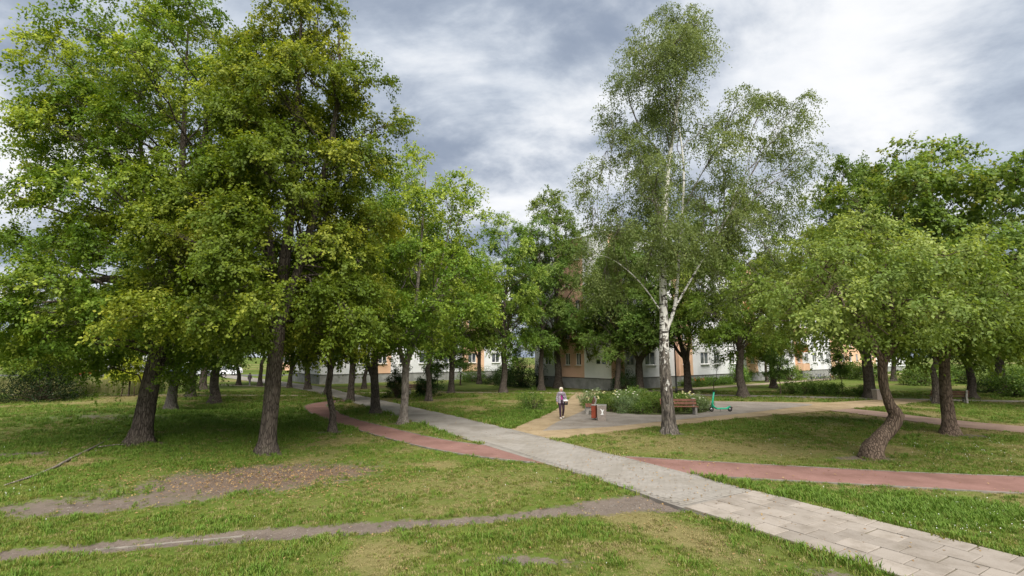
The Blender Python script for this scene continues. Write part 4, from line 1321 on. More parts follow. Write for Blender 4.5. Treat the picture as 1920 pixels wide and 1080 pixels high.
def window(parent, x, z, w, h, y=0.0, rz=0.0, org=(0, 0)):
    """white framed window with mullion, sill and two panes; local x,z of the opening's lower left"""
    k = (round(w, 2), round(h, 2))
    if k not in WIN:
        f = MB()
        t = 0.07
        for bx in ((w / 2, 0, t / 2, w, t), (w / 2, 0, h - t / 2, w, t), (t / 2, 0, h / 2, t, h - 2 * t), (w - t / 2, 0, h / 2, t, h - 2 * t), (w / 2, 0, h / 2, 0.09, h - 2 * t)):
            f.box((bx[0], 0.10, bx[2]), (bx[3], 0.06, bx[4]))
        s = MB()
        s.box((w / 2, -0.04, -0.03), (w + 0.16, 0.30, 0.05))
        p = MB()
        a, b_ = t, w / 2 - 0.045
        p.box(((a + b_) / 2, 0.12, h / 2), (b_ - a, 0.02, h - 2 * t))
        q = MB()
        c, d = w / 2 + 0.045, w - t
        q.box(((c + d) / 2, 0.12, h / 2), (d - c, 0.02, h - 2 * t))
        WIN[k] = [f.mesh('window'), s.mesh('sill'), p.mesh('pane'), q.mesh('pane')]
        for me, m in zip(WIN[k], ('white', 'white', 'glass', 'glass')):
            me.materials.append(M[m])
    ms = WIN[k]
    o = link('window', ms[0], parent)
    o.location = (org[0] + x * math.cos(rz), org[1] + x * math.sin(rz), z) if rz else (x, y, z)
    o.rotation_euler = (0, 0, rz)
    for nm, me in zip(('sill', 'pane', 'pane'), ms[1:]):
        link(nm, me, o)
    return o


def block(loc, label, L, D, sections, endsec, floors=NST):
    root = empty('apartment_block', (loc[0], loc[1], 0), ANG, label, 'building')
    H = PL_H + floors * ST_H
    b = MB()
    b.box((L / 2, D / 2, PL_H / 2 - 0.2), (L - 0.12, D - 0.12, PL_H + 0.39))
    b.build('plinth', M['plinth'], root)
    b = MB()
    b.box((L / 2, D / 2, PL_H - 0.03), (L - 0.02, D - 0.02, 0.05))
    b.build('plinth_flashing', M['plinth_trim'], root)
    for x0, x1, m, wins in sections:
        holes = []
        for fl in range(floors):
            for wx, ww in wins:
                z = PL_H + 1.25 + fl * ST_H
                holes.append((wx, wx + ww, z, z + 1.42))
        mb = MB()
        wall_panel(mb, x0, x1, PL_H, H + 0.75, holes)
        mb.build('wall_section', M[m], root)
        for h in holes:
            window(root, h[0], h[2], h[1] - h[0], 1.42)
    # end wall along local y, facing -x
    for y0, y1, m, wins in endsec:
        holes = []
        for fl in range(floors):
            for wy, ww in wins:
                z = PL_H + 1.25 + fl * ST_H
                holes.append((-wy - ww, -wy, z, z + 1.25))
        mb = MB()
        wall_panel(mb, -y1, -y0, PL_H, H + 0.75, holes)
        mb.v = [(v[1], -v[0], v[2]) for v in mb.v]
        mb.build('wall_section', M[m], root)
        for h in holes:
            window(root, 0, h[2], h[1] - h[0], 1.25, rz=-math.pi / 2, org=(0, -h[0]))
    b = MB()
    b.add([(L, 0, PL_H), (L, D, PL_H), (L, D, H + 0.75), (L, 0, H + 0.75)], [(0, 1, 2, 3)])
    b.add([(0, D, PL_H), (L, D, PL_H), (L, D, H + 0.75), (0, D, H + 0.75)], [(3, 2, 1, 0)])
    b.build('wall_section', M['wall_white'], root)
    b = MB()
    b.box((L / 2, D / 2, H + 0.5), (L - 0.1, D - 0.1, 0.1))
    rf = b.build('roof', M['roofing'], root)
    b = MB()
    for c, d in (((L / 2, 0.0, H + 0.80), (L + 0.3, 0.34, 0.1)), ((L / 2, D, H + 0.80), (L + 0.3, 0.34, 0.1)), ((0, D / 2, H + 0.80), (0.34, D - 0.34, 0.1)), ((L, D / 2, H + 0.80), (0.34, D - 0.34, 0.1))):
        b.box(c, d)
    b.build('parapet_cap', M['white'], rf)
    return root


SEC = [(0, 2.1, 'wall_orange', []), (2.1, 11.2, 'wall_white', [(2.4, 1.4), (5.6, 1.9), (8.6, 1.4)]), (11.2, 15.0, 'wall_orange', [(12.85, 1.25)]),
       (15.0, 28.6, 'wall_white', [(16.8, 1.9), (20.0, 1.5), (24.0, 1.5), (26.6, 1.3)]), (28.6, 32.0, 'wall_orange', [(29.8, 1.3)]),
       (32.0, 45.0, 'wall_white', [(33.2, 1.5), (36.4, 1.9), (40.0, 1.5), (43.0, 1.4)]), (45.0, 48.0, 'wall_orange', [(46.0, 1.2)]),
       (48.0, 61.0, 'wall_white', [(49.2, 1.5), (52.4, 1.9), (56.0, 1.5), (58.8, 1.5)]), (61.0, 88.0, 'wall_orange', [(63, 1.5), (66.4, 1.9), (71, 1.5), (74.8, 1.5), (79, 1.9), (84, 1.5)]),
       (88.0, 112.0, 'wall_white', [(90, 1.5), (94, 1.9), (98, 1.5), (103, 1.9), (107, 1.5)])]
END = [(0, 3.5, 'wall_grey', []), (3.5, 7.2, 'wall_pink', [(3.95, 0.7), (5.5, 0.7)]), (7.2, 11.0, 'wall_grey', [(8.4, 1.0)])]
B1 = block((9.7, 48.5), 'long white and apricot apartment block with its corner behind the flower bed', 112, 11, SEC, END)
SEC2 = [(0, 6.8, 'wall_white', [(1.2, 1.5), (4.2, 1.5)]), (6.8, 9.2, 'wall_orange', [(7.4, 1.2)]), (9.2, 20.5, 'wall_white', [(10.4, 1.5), (13.4, 1.9), (17.4, 1.5)]),
        (20.5, 24.5, 'wall_orange', [(21.6, 1.4)]), (24.5, 30.0, 'wall_white', [(26, 1.5)])]
B2 = block((-23.0, 59.5), 'white apartment block with apricot stripes behind the avenue trunks', 30, 11, SEC2, [(0, 5, 'wall_white', []), (5, 11, 'wall_grey', [(6, 1.2)])])

# downpipe and projecting apricot pier, signs on the end wall
b = MB()
b.tube([(1.3, -0.09, 0.1), (1.3, -0.09, BLD_H - 0.8)], 0.06, 8)
b.build('downpipe', M['white'], B1)
b = MB()
b.box((11.35, -0.26, PL_H + NST * ST_H / 2 + 0.36), (0.28, 0.5, NST * ST_H + 0.74))
b.build('pier', M['wall_pink'], B1)
for xb, zb in [(46.1, k) for k in range(5)] + [(29.9, k) for k in range(1, 5)]:
    b = MB()
    b.box((xb + 0.4, -0.55, PL_H + zb * ST_H + 0.55), (2.6, 1.1, 1.05))
    b.build('balcony', M['wall_rust'] if zb % 2 else M['wall_orange'], B1)
b = MB()
b.box((30.4, -0.6, PL_H + 2.45), (2.6, 1.3, 0.16))
b.build('entrance_canopy', M['concrete'], B1)
sg = empty('house_sign', (0, 0, 0), 0, 'small blue sign with a white figure on the grey end wall', 'sign')
sg.location = B1.matrix_basis @ Vector((0, 0, 0)) if False else (9.7 + -0.643 * 0.85 - 0.766 * 0.03, 48.5 + 0.766 * 0.85 - 0.643 * 0.03, PL_H + 1.75)
sg.rotation_euler = (0, 0, ANG - math.pi / 2)
b = MB()
b.box((0, 0, 0), (0.46, 0.03, 0.66))
b.build('panel', M['blue'], sg)
b = MB()
b.box((0.02, -0.019, 0.0), (0.07, 0.008, 0.42)).box((-0.04, -0.019, 0.10), (0.05, 0.008, 0.14)).box((0.0, -0.019, -0.23), (0.2, 0.008, 0.06))
b.build('figure', M['white'], sg)
sg2 = empty('plaque', (9.7 - 0.643 * 1.6 - 0.766 * 0.03, 48.5 + 0.766 * 1.6 - 0.643 * 0.03, PL_H + 1.62), ANG - math.pi / 2, 'dark square plaque beside the blue sign on the end wall', 'plaque')
b = MB()
b.box((0, 0, 0), (0.46, 0.03, 0.42), bevel=0.008)
b.build('panel', M['plaque'], sg2)
b = MB()
b.box((0, -0.018, 0.19), (0.46, 0.006, 0.02)).box((0, -0.018, -0.19), (0.46, 0.006, 0.02))
b.build('rim', M['steel'], sg2)
# far houses on the left, beyond the car park
for (x, y, w, d, h, lb, m) in ((-92, 104, 24, 10, 13, 'pale far apartment block left of the lime crowns', 'wall_white'), (-58, 122, 30, 10, 11, 'far block with reddish wall beyond the parked cars', 'wall_pink')):
    r_ = empty('apartment_block', (x, y, 0), 0.25, lb, 'building')
    holes = [(1.5 + 3 * i, 3.0 + 3 * i, 2 + 2.8 * j, 3.4 + 2.8 * j) for i in range(int((w - 2) / 3)) for j in range(int((h - 2) / 2.8))]
    mb = MB()
    wall_panel(mb, 0, w, 0, h, holes)
    mb.add([(0, 0, 0), (0, d, 0), (0, d, h), (0, 0, h)], [(0, 3, 2, 1)]).add([(w, 0, 0), (w, d, 0), (w, d, h), (w, 0, h)], [(0, 1, 2, 3)]).add([(0, d, 0), (w, d, 0), (w, d, h), (0, d, h)], [(3, 2, 1, 0)])
    mb.build('wall_section', M[m], r_)
    for h_ in holes:
        window(r_, h_[0], h_[2], 1.5, 1.4)
    b = MB()
    b.box((w / 2, d / 2, h + 0.1), (w + 0.6, d + 0.6, 0.22))
    b.build('roof', M['roofing'], r_)


# ------------------------------------------------------------------ street furniture
def make_bench(loc, rz, label, wood, L=1.9):
    root = empty('park_bench', (loc[0], loc[1], loc[2]), rz, label, 'bench', 'park benches with concrete legs')
    for s in (-1, 1):
        b = MB()
        prof = [(-0.30, 0), (0.20, 0), (0.20, 0.36), (0.10, 0.40), (0.20, 0.46), (0.33, 0.86), (0.24, 0.88), (0.10, 0.50), (-0.26, 0.41), (-0.30, 0.36)]
        prof = [(-0.28, 0), (-0.14, 0), (-0.10, 0.27), (0.10, 0.27), (0.12, 0), (0.27, 0), (0.24, 0.40), (0.36, 0.88), (0.27, 0.90), (0.13, 0.44), (-0.28, 0.40)]
        x = s * L * 0.42
        V = [(x - 0.055, y, z) for y, z in prof] + [(x + 0.055, y, z) for y, z in prof]
        n = len(prof)
        b.add(V, [tuple(range(n)), tuple(range(2 * n - 1, n - 1, -1))] + [(i, n + i, n + (i + 1) % n, (i + 1) % n) for i in range(n)])
        me = b.mesh('leg')
        bm_ = bmesh.new()
        bm_.from_mesh(me)
        bmesh.ops.recalc_face_normals(bm_, faces=bm_.faces[:])
        bm_.to_mesh(me)
        bm_.free()
        link('leg', me, root, M['concrete'])
    for y in (-0.21, -0.06, 0.085):
        b = MB()
        b.box((0, y, 0.44 + 0.012 * (y + 0.2)), (L, 0.125, 0.045), bevel=0.008)
        b.build('seat_plank', M[wood], root)
    for k, (y, z) in enumerate(((0.165, 0.60), (0.225, 0.77))):
        b = MB()
        b.box((0, y, z), (L, 0.04, 0.145), Matrix.Rotation(R(-18), 3, 'X'), bevel=0.008)
        b.build('backrest_plank', M[wood], root)
    return root


make_bench((9.5, 28.55, 0.03), R(-2), 'reddish brown wooden bench beside the round flower bed, behind the birch', 'wood_red', 2.05)
make_bench((4.55, 29.2, 0.03), R(-97), 'red plank bench seen end-on at the flower bed near the bins', 'wood_red', 1.9)
make_bench((31.5, 36.15, 0.0), R(164), 'dark wooden bench seen from behind on the far path', 'wood_dark', 2.3)
tb = make_bench((-8.2, 44.2, 0.0), R(15), 'shaded bench half hidden by the dark columnar shrub', 'wood_dark', 1.9)


def make_bin(loc, rz, label, emblem):
    root = empty('waste_bin', (loc[0], loc[1], loc[2]), rz, label, 'waste bin', 'concrete waste bins')
    b = MB()
    w0, w1 = 0.20, 0.235
    V = [(-w0, -w0, 0), (w0, -w0, 0), (w0, w0, 0), (-w0, w0, 0), (-w1, -w1, 0.74), (w1, -w1, 0.74), (w1, w1, 0.74), (-w1, w1, 0.74),
         (-w1 + .04, -w1 + .04, 0.74), (w1 - .04, -w1 + .04, 0.74), (w1 - .04, w1 - .04, 0.74), (-w1 + .04, w1 - .04, 0.74),
         (-w1 + .05, -w1 + .05, 0.5), (w1 - .05, -w1 + .05, 0.5), (w1 - .05, w1 - .05, 0.5), (-w1 + .05, w1 - .05, 0.5)]
    F = [(0, 3, 2, 1)]
    for a in (0, 4, 8):
        F += [(a + i, a + (i + 1) % 4, a + 4 + (i + 1) % 4, a + 4 + i) for i in range(4)]
    F.append((12, 13, 14, 15))
    b.add(V, F)
    b.build('body', M['pebble'], root)
    b = MB()
    for s in (-1, 1):
        b.box((s * 0.215, 0, 0.765), (0.05, 0.47, 0.05)).box((0, s * 0.215, 0.765), (0.38, 0.05, 0.05))
    b.build('rim', M['concrete'], root)
    b = MB()
    b.box((0, 0, 0.62), (0.36, 0.36, 0.28))
    b.build('liner', M['black'], root)
    if emblem:
        b = MB()
        yq = -0.232
        b.add([(-0.10, yq, 0.60), (-0.02, yq, 0.50), (0.0, yq + 0.002, 0.40), (-0.07, yq + 0.006, 0.30), (0.09, yq + 0.006, 0.30), (0.05, yq + 0.002, 0.42), (0.12, yq, 0.58), (0.04, yq, 0.53), (-0.04, yq, 0.60)],
              [(0, 1, 8), (1, 7, 8), (1, 2, 5, 7), (7, 5, 6), (2, 3, 4, 5)])
        b.build('emblem', M['white'], root)
    return root


M['pebble'] = simple('pebble concrete', (0.34, 0.29, 0.25), (0.19, 0.16, 0.14), 40, 0.9, 0.2, 0.6, 45)
make_bin((4.62, 25.85, 0.03), R(-12), 'pebble concrete waste bin with white emblem at the corner of the flower bed', True)
make_bin((27.85, 38.2, 0.02), R(10), 'pale concrete waste bin on the far path beside the slanting trunk', False)
rb = empty('red_bin', (4.28, 26.2, 0.03), R(-22), 'narrow red metal bin standing left behind the concrete bin', 'waste bin')
b = MB()
b.box((0, 0, 0.40), (0.24, 0.36, 0.64), bevel=0.02)
b.build('body', M['bin_red'], rb)
b = MB()
b.box((0, 0, 0.745), (0.27, 0.39, 0.035), bevel=0.01)
b.build('lid', M['concrete'], rb)
b = MB()
b.tube([(0, 0.1, -0.1), (0, 0.1, 0.1)], 0.03, 8)
b.build('post', M['steel'], rb)

# lamp post
lp = empty('street_lamp', (14.93, 45.4, 0), 0, 'slim black lamp post behind the birch trunk', 'lamp post')
b = MB()
b.tube([(0, 0, -0.1), (0, 0, 0.5), (0, 0, 0.52), (0, 0, 4.6)], [0.11, 0.11, 0.065, 0.05], 10)
b.build('post', M['black'], lp)
b = MB()
b.lathe([(0.0, 0), (0.16, 0.02), (0.26, 0.45), (0.24, 0.48), (0.0, 0.48)], 12, (0, 0, 4.62))
b.build('lantern', M['white'], lp)
b = MB()
b.lathe([(0.30, 0), (0.18, 0.14), (0.0, 0.2)], 12, (0, 0, 5.1))
b.build('lamp_cap', M['black'], lp)


# electric scooter
def ring(mb, c, r, w, n=18, axis='y', m=6):
    cx, cy, cz = c
    V, F = [], []
    for i in range(n):
        a = 2 * math.pi * i / n
        for k in range(m):
            q = 2 * math.pi * k / m
            rr = r + w * math.cos(q)
            V.append((cx + rr * math.cos(a), cy + w * math.sin(q), cz + rr * math.sin(a)))
    for i in range(n):
        for k in range(m):
            F.append((i * m + k, i * m + (k + 1) % m, ((i + 1) % n) * m + (k + 1) % m, ((i + 1) % n) * m + k))
    mb.add(V, F, True)


es = empty('electric_scooter', (12.45, 29.95, 0.03), R(4), 'parked mint green electric scooter beside the flower bed', 'scooter')
b = MB()
b.box((0.05, 0, 0.16), (0.66, 0.15, 0.075), bevel=0.02)
b.box((0.42, 0, 0.23), (0.22, 0.10, 0.045), Matrix.Rotation(R(-28), 3, 'Y'))
b.build('deck', M['scooter'], es)
b = MB()
b.tube([(-0.26, 0, 0.17), (-0.38, 0, 0.24), (-0.46, 0, 0.40)], [0.05, 0.045, 0.042], 8)
b.build('neck', M['scooter'], es)
b = MB()
b.tube([(-0.50, 0, 0.22), (-0.455, 0, 0.45), (-0.34, 0, 1.06)], [0.055, 0.05, 0.045], 8)
b.build('stem', M['scooter'], es)
hb = MB()
hb.tube([(-0.34, -0.12, 1.10), (-0.34, 0.12, 1.10)], 0.02, 8).box((-0.345, 0, 1.10), (0.09, 0.12, 0.07))
hbo = hb.build('handlebar', M['black'], es)
for s in (-1, 1):
    b = MB()
    b.tube([(-0.34, s * 0.12, 1.10), (-0.31, s * 0.26, 1.12)], 0.022, 8)
    b.build('grip', M['rubber'], hbo)
es.scale = (1.1, 1.1, 1.1)
for x, lbl in ((-0.53, 0), (0.50, 1)):
    b = MB()
    ring(b, (x, 0, 0.13), 0.098, 0.032)
    w_ = b.build('wheel', M['rubber'], es)
    b = MB()
    b.tube([(x, -0.03, 0.13), (x, 0.03, 0.13)], 0.07, 10)
    b.build('hub', M['steel'], w_)
b = MB()
n = 8
V = []
for i in range(n):
    a = R(20 + 130 * i / (n - 1))
    for y in (-0.05, 0.05):
        V.append((0.50 + 0.15 * math.cos(a), y, 0.13 + 0.15 * math.sin(a)))
b.add(V, [(2 * i, 2 * i + 1, 2 * i + 3, 2 * i + 2) for i in range(n - 1)])
b.build('mudguard', M['black'], es)
b = MB()
b.tube([(0.0, 0.07, 0.14), (0.05, 0.2, 0.0)], 0.012, 6)
b.build('kickstand', M['black'], es)


# parked cars far left
def make_car(loc, rz, label, col, van=False):
    root = empty('parked_car', (loc[0], loc[1], 0), rz, label, 'car', 'cars in the far car park')
    hh = 1.0 if not van else 1.35
    prof = [(-2.1, 0.35), (-2.15, 0.75), (-1.95, 0.92), (-1.1, 1.0), (-0.45, 1.46 * (1 if not van else 1.25)), (1.0, 1.5 * (1 if not van else 1.28)), (1.75, 1.05 * (1 if not van else 1.5)), (2.1, 0.95), (2.15, 0.4), (1.8, 0.28), (-1.8, 0.28)]
    b = MB()
    n = len(prof)
    for w, sgn in ((0.86, 1),):
        V = [(x, -w * (1 - 0.14 * max(0, z - 0.95) / 0.55), z) for x, z in prof] + [(x, w * (1 - 0.14 * max(0, z - 0.95) / 0.55), z) for x, z in prof]
        b.add(V, [tuple(range(n - 1, -1, -1)), tuple(range(n, 2 * n))] + [(i, (i + 1) % n, n + (i + 1) % n, n + i) for i in range(n)])
    b.build('body', col, root)
    zt = 1.0 if not van else 1.27
    for s in (-1, 1):
        b = MB()
        P = [(-0.95, 1.02), (-0.42, 1.38 * zt), (0.25, 1.40 * zt), (0.25, 1.02)]
        Q2 = [(0.33, 1.02), (0.33, 1.40 * zt), (0.95, 1.40 * zt), (1.45, 1.08)]
        for pp in (P, Q2):
            V = [(x, s * (0.868 * (1 - 0.14 * (z - 0.95) / 0.55)), z) for x, z in pp]
            b.add(V, [(0, 1, 2, 3) if s > 0 else (3, 2, 1, 0)])
        b.build('side_window', M['glass'], root)
    for x in (-1.35, 1.35):
        for s in (-1, 1):
            b = MB()
            b.tube([(x, s * 0.70, 0.31), (x, s * 0.89, 0.31)], 0.31, 14)
            w_ = b.build('wheel', M['rubber'], root)
            b = MB()
            b.tube([(x, s * 0.885, 0.31), (x, s * 0.90, 0.31)], 0.19, 10)
            b.build('rim', M['steel'], w_)
    for s in (-1, 1):
        b = MB()
        b.box((-2.12, s * 0.6, 0.74), (0.08, 0.34, 0.14))
        b.build('headlight', M['white'], root)
    return root


car_w = simple('white car paint', (0.72, 0.73, 0.75), (0.66, 0.67, 0.7), 1, 0.25, 0.5)
car_s = simple('silver car paint', (0.45, 0.47, 0.50), (0.40, 0.42, 0.46), 1, 0.25, 0.5)
car_b = simple('bluish car paint', (0.25, 0.30, 0.42), (0.22, 0.27, 0.38), 1, 0.25, 0.5)
car_r = simple('red car paint', (0.45, 0.03, 0.02), (0.38, 0.03, 0.02), 1, 0.25, 0.5)
for x, y, c, van, lb in ((-50.5, 88.5, car_w, True, 'white van parked rightmost in the far car park'), (-54.8, 88.8, car_s, False, 'silver car parked left of the white van'),
                         (-59.4, 89.2, car_b, False, 'bluish car parked between lime trunks'), (-64.2, 89.0, car_w, False, 'white car half hidden behind the left row of trunks'),
                         (-72.5, 84.0, car_r, False, 'small red car glimpsed above the tall weeds')):
    make_car((x, y), R(3), lb, c, van)
pk = [(-110, 84), (-40, 86), (-40, 93), (-110, 92)]
sheet('car_park', pk, 0.02, simple('asphalt', (0.07, 0.07, 0.07), (0.1, 0.1, 0.1), 2, 0.9), 'strip of asphalt car park far left')


# bicycles at the rack
def make_bike(loc, rz, label, mat):
    root = empty('bicycle', (loc[0], loc[1], 0.02), rz, label, 'bicycle', 'bicycles parked at the rack')
    for x in (-0.52, 0.52):
        b = MB()
        ring(b, (x, 0, 0.34), 0.32, 0.02, 18, m=4)
        w_ = b.build('wheel', M['rubber'], root)
        b = MB()
        for k in range(6):
            a = k * math.pi / 6
            b.tube([(x - 0.3 * math.cos(a), 0, 0.34 - 0.3 * math.sin(a)), (x + 0.3 * math.cos(a), 0, 0.34 + 0.3 * math.sin(a))], 0.005, 3)
        b.build('spokes', M['steel'], w_)
    b = MB()
    for p, q in (((0.52, 0.34), (0.36, 0.95)), ((0.38, 0.85), (-0.18, 0.80)), ((0.40, 0.74), (-0.05, 0.30)), ((-0.05, 0.30), (-0.22, 0.92)), ((-0.05, 0.30), (-0.52, 0.34)), ((-0.52, 0.34), (-0.18, 0.80))):
        b.tube([(p[0], 0, p[1]), (q[0], 0, q[1])], 0.018, 6)
    b.build('frame', mat, root)
    b = MB()
    b.tube([(0.40, -0.28, 1.02), (0.36, 0, 0.98), (0.40, 0.28, 1.02)], 0.014, 6)
    b.build('handlebar', M['steel'], root)
    b = MB()
    b.box((-0.24, 0, 0.95), (0.26, 0.14, 0.05), bevel=0.02)
    b.build('saddle', M['black'], root)
    return root


for i, (c, lb) in enumerate(((M['black'], 'black bicycle leftmost at the rack'), (M['steel'], 'grey bicycle second at the rack'), (M['blue'], 'blue bicycle in the middle of the rack'), (M['black'], 'dark bicycle fourth at the rack by the leaves'),
                             (M['steel'], 'grey bicycle fifth at the rack'), (M['bin_red'], 'red bicycle at the right end of the rack'))):
    make_bike((39.9 + 0.95 * i, 66.4 + 0.62 * i), R(70 + 7 * (i % 3)), lb, c)
rk = empty('bicycle_rack', (42.3, 68.1, 0.02), R(33), 'low grey bicycle rack in front of the block', 'bike rack')
b = MB()
b.tube([(-3.2, 0.3, 0.32), (3.2, 0.3, 0.32)], 0.025, 6)
b.build('rail', M['steel'], rk)
for k in range(7):
    b = MB()
    x = -3 + k
    b.tube([(x, 0.3, -0.05), (x, 0.3, 0.5), (x + 0.12, 0.3, 0.55), (x + 0.24, 0.3, 0.5), (x + 0.24, 0.3, -0.05)], 0.018, 6)
    b.build('hoop', M['steel'], rk)


# ------------------------------------------------------------------ people
def skin_mesh(name, pts, edges, rad, root=0, levels=2):
    me = bpy.data.meshes.new(name)
    me.from_pydata([Vector(p) for p in pts], edges, [])
    ob = bpy.data.objects.new(name, me)
    COL.objects.link(ob)
    md = ob.modifiers.new('s', 'SKIN')
    md.use_smooth_shade = True
    for i, r_ in enumerate(rad):
        r_ = r_ if hasattr(r_, '__len__') else (r_, r_)
        me.skin_vertices[0].data[i].radius = r_
        me.skin_vertices[0].data[i].use_root = (i == root)
    ss = ob.modifiers.new('u', 'SUBSURF')
    ss.levels = ss.render_levels = levels
    dg = bpy.context.evaluated_depsgraph_get()
    out = bpy.data.meshes.new_from_object(ob.evaluated_get(dg))
    out.name = name
    bpy.data.objects.remove(ob)
    bpy.data.meshes.remove(me)
    return out


def make_person(loc, rz, label, h=1.62, mats=None, stride=0.22):
    """walking figure facing local -y"""
    k = h / 1.62
    root = empty('person', (loc[0], loc[1], loc[2]), rz, label, 'person')
    root.scale = (k, k, k)
    s = stride
    J = dict(pel=(0, 0, 0.86), spi=(0, 0, 1.05), che=(0, 0.01, 1.24), nck=(0, 0.0, 1.38), nk2=(0, -0.015, 1.42), hd=(0, -0.02, 1.49), top=(0, -0.015, 1.57),
             hl=(-0.09, 0, 0.82), kl=(-0.10, -s * 0.75, 0.46), al=(-0.10, -s * 0.9, 0.08), tl=(-0.105, -s * 0.9 - 0.14, 0.03),
             hr=(0.09, 0, 0.82), kr=(0.10, -0.02, 0.45), ar=(0.10, s * 0.9, 0.11), tr=(0.10, s * 0.9 - 0.12, 0.03),
             sl=(-0.17, 0.01, 1.30), el=(-0.23, 0.05, 1.05), wl=(-0.235, -0.03, 0.84), pl=(-0.235, -0.05, 0.77),
             sr=(0.17, 0.01, 1.30), er=(0.24, 0.03, 1.05), wr=(0.21, -0.14, 0.90), pr=(0.20, -0.20, 0.86))
    nm = list(J)
    E_ = [('pel', 'spi'), ('spi', 'che'), ('che', 'nck'), ('nck', 'nk2'), ('nk2', 'hd'), ('hd', 'top'), ('pel', 'hl'), ('hl', 'kl'), ('kl', 'al'), ('al', 'tl'), ('pel', 'hr'), ('hr', 'kr'), ('kr', 'ar'), ('ar', 'tr'),
          ('che', 'sl'), ('sl', 'el'), ('el', 'wl'), ('wl', 'pl'), ('che', 'sr'), ('sr', 'er'), ('er', 'wr'), ('wr', 'pr')]
    rad = dict(pel=(0.13, 0.10), spi=(0.12, 0.09), che=(0.14, 0.10), nck=0.055, nk2=0.05, hd=(0.075, 0.088), top=(0.06, 0.07), hl=0.085, kl=0.055, al=0.036, tl=0.03, hr=0.085, kr=0.055, ar=0.036, tr=0.03,
               sl=0.055, el=0.040, wl=0.026, pl=(0.030, 0.018), sr=0.055, er=0.040, wr=0.026, pr=(0.030, 0.018))
    pts = [J[n_] for n_ in nm]
    ed = [(nm.index(a), nm.index(b_)) for a, b_ in E_]
    rd = [rad[n_] for n_ in nm]
    # five fingers on each hand
    for base, sx, dr in (('pl', -1, Vector((0, -0.15, -1)).normalized()), ('pr', 1, Vector((-0.1, -0.9, -0.45)).normalized())):
        bi = nm.index(base)
        c = Vector(J[base])
        sd = Vector((0, 1, 0)) if base == 'pl' else Vector((0.2, 0, 1)).normalized()
        for f in range(4):
            o_ = sd * (0.024 - 0.016 * f)
            L = (0.05, 0.06, 0.056, 0.044)[f]
            i1 = len(pts)
            pts += [tuple(c + o_ + dr * 0.02), tuple(c + o_ + dr * (0.02 + L * 0.6)), tuple(c + o_ + dr * (0.02 + L) + Vector((-sx * 0.012, 0, 0)))]
            ed += [(bi, i1), (i1, i1 + 1), (i1 + 1, i1 + 2)]
            rd += [0.009, 0.0085, 0.007]
        i1 = len(pts)
        w = Vector(J['wl' if base == 'pl' else 'wr'])
        pts += [tuple(w.lerp(c, 0.6) + sd * 0.035), tuple(w.lerp(c, 0.6) + sd * 0.045 + dr * 0.04)]
        ed += [(bi, i1), (i1, i1 + 1)]
        rd += [0.010, 0.008]
    link('body', skin_mesh('body', pts, ed, rd), root, mats['skin'])

    def cloth(name, names, grow, mat, cut=None):
        P = [J[n_] for n_ in names]
        ee = [(names.index(a), names.index(b_)) for a, b_ in E_ if a in names and b_ in names]
        rr = []
        for n_ in names:
            q = rad[n_] if hasattr(rad[n_], '__len__') else (rad[n_],) * 2
            rr.append((q[0] * grow[0] + grow[1], q[1] * grow[0] + grow[1]))
        return link(name, skin_mesh(name, P, ee, rr), root, mat)
    cloth('trousers', ['pel', 'spi', 'hl', 'kl', 'al', 'hr', 'kr', 'ar'], (1.03, 0.014), mats['trousers'])
    cloth('blouse', ['spi', 'che', 'nck', 'pel'], (1.05, 0.012), mats['blouse'])
    cloth('jacket', ['che', 'sl', 'el', 'wl', 'sr', 'er', 'wr'], (1.08, 0.02), mats['jacket'])
    for s_ in (-1, 1):
        b = MB()
        b.add([(s_ * 0.06, -0.125, 0.80), (s_ * 0.175, -0.09, 0.80), (s_ * 0.18, 0.11, 0.80), (s_ * 0.02, 0.135, 0.80), (s_ * 0.055, -0.135, 1.33), (s_ * 0.16, -0.09, 1.33), (s_ * 0.165, 0.11, 1.33), (s_ * 0.0, 0.13, 1.36)],
              [(0, 1, 5, 4), (1, 2, 6, 5), (2, 3, 7, 6), (0, 4, 7, 3)])
        b.build('jacket_front', mats['jacket'], root)
    b = MB()
    b.lathe([(0.0, 0.115), (0.06, 0.105), (0.098, 0.06), (0.108, 0.0), (0.10, -0.045), (0.085, -0.07)], 14, (0, 0.015, 1.51))
    b.v = [(x, y, z) if not (y < -0.03 and z < 1.54) else (x, -0.03, z) for x, y, z in b.v]
    b.build('hair', mats['hair'], root)
    f = MB()
    f.box((0, -0.112, 1.475), (0.022, 0.03, 0.04), bevel=0.006)
    f.build('nose', mats['skin'], root)
    for s_ in (-1, 1):
        f = MB()
        f.lathe([(0, -0.009), (0.009, 0), (0, 0.009)], 6, (s_ * 0.03, -0.098, 1.50))
        f.build('eye', M['black'], root)
        f = MB()
        f.box((s_ * 0.083, -0.01, 1.485), (0.016, 0.03, 0.05), bevel=0.006)
        f.build('ear', mats['skin'], root)
    f = MB()
    f.box((0, -0.098, 1.435), (0.04, 0.012, 0.009))
    f.build('mouth', M['magenta'], root)
    for n_, t_ in (('al', 'tl'), ('ar', 'tr')):
        a, t0 = Vector(J[n_]), Vector(J[t_])
        b = MB()
        b.box(((a.x + t0.x) / 2, (a.y + t0.y) / 2 - 0.01, 0.045 if n_ == 'al' else 0.05), (0.095, 0.25, 0.085), Matrix.Rotation(0.0 if n_ == 'al' else R(-8), 3, 'X'), bevel=0.025)
        b.build('shoe', mats['shoe'], root)
    return root


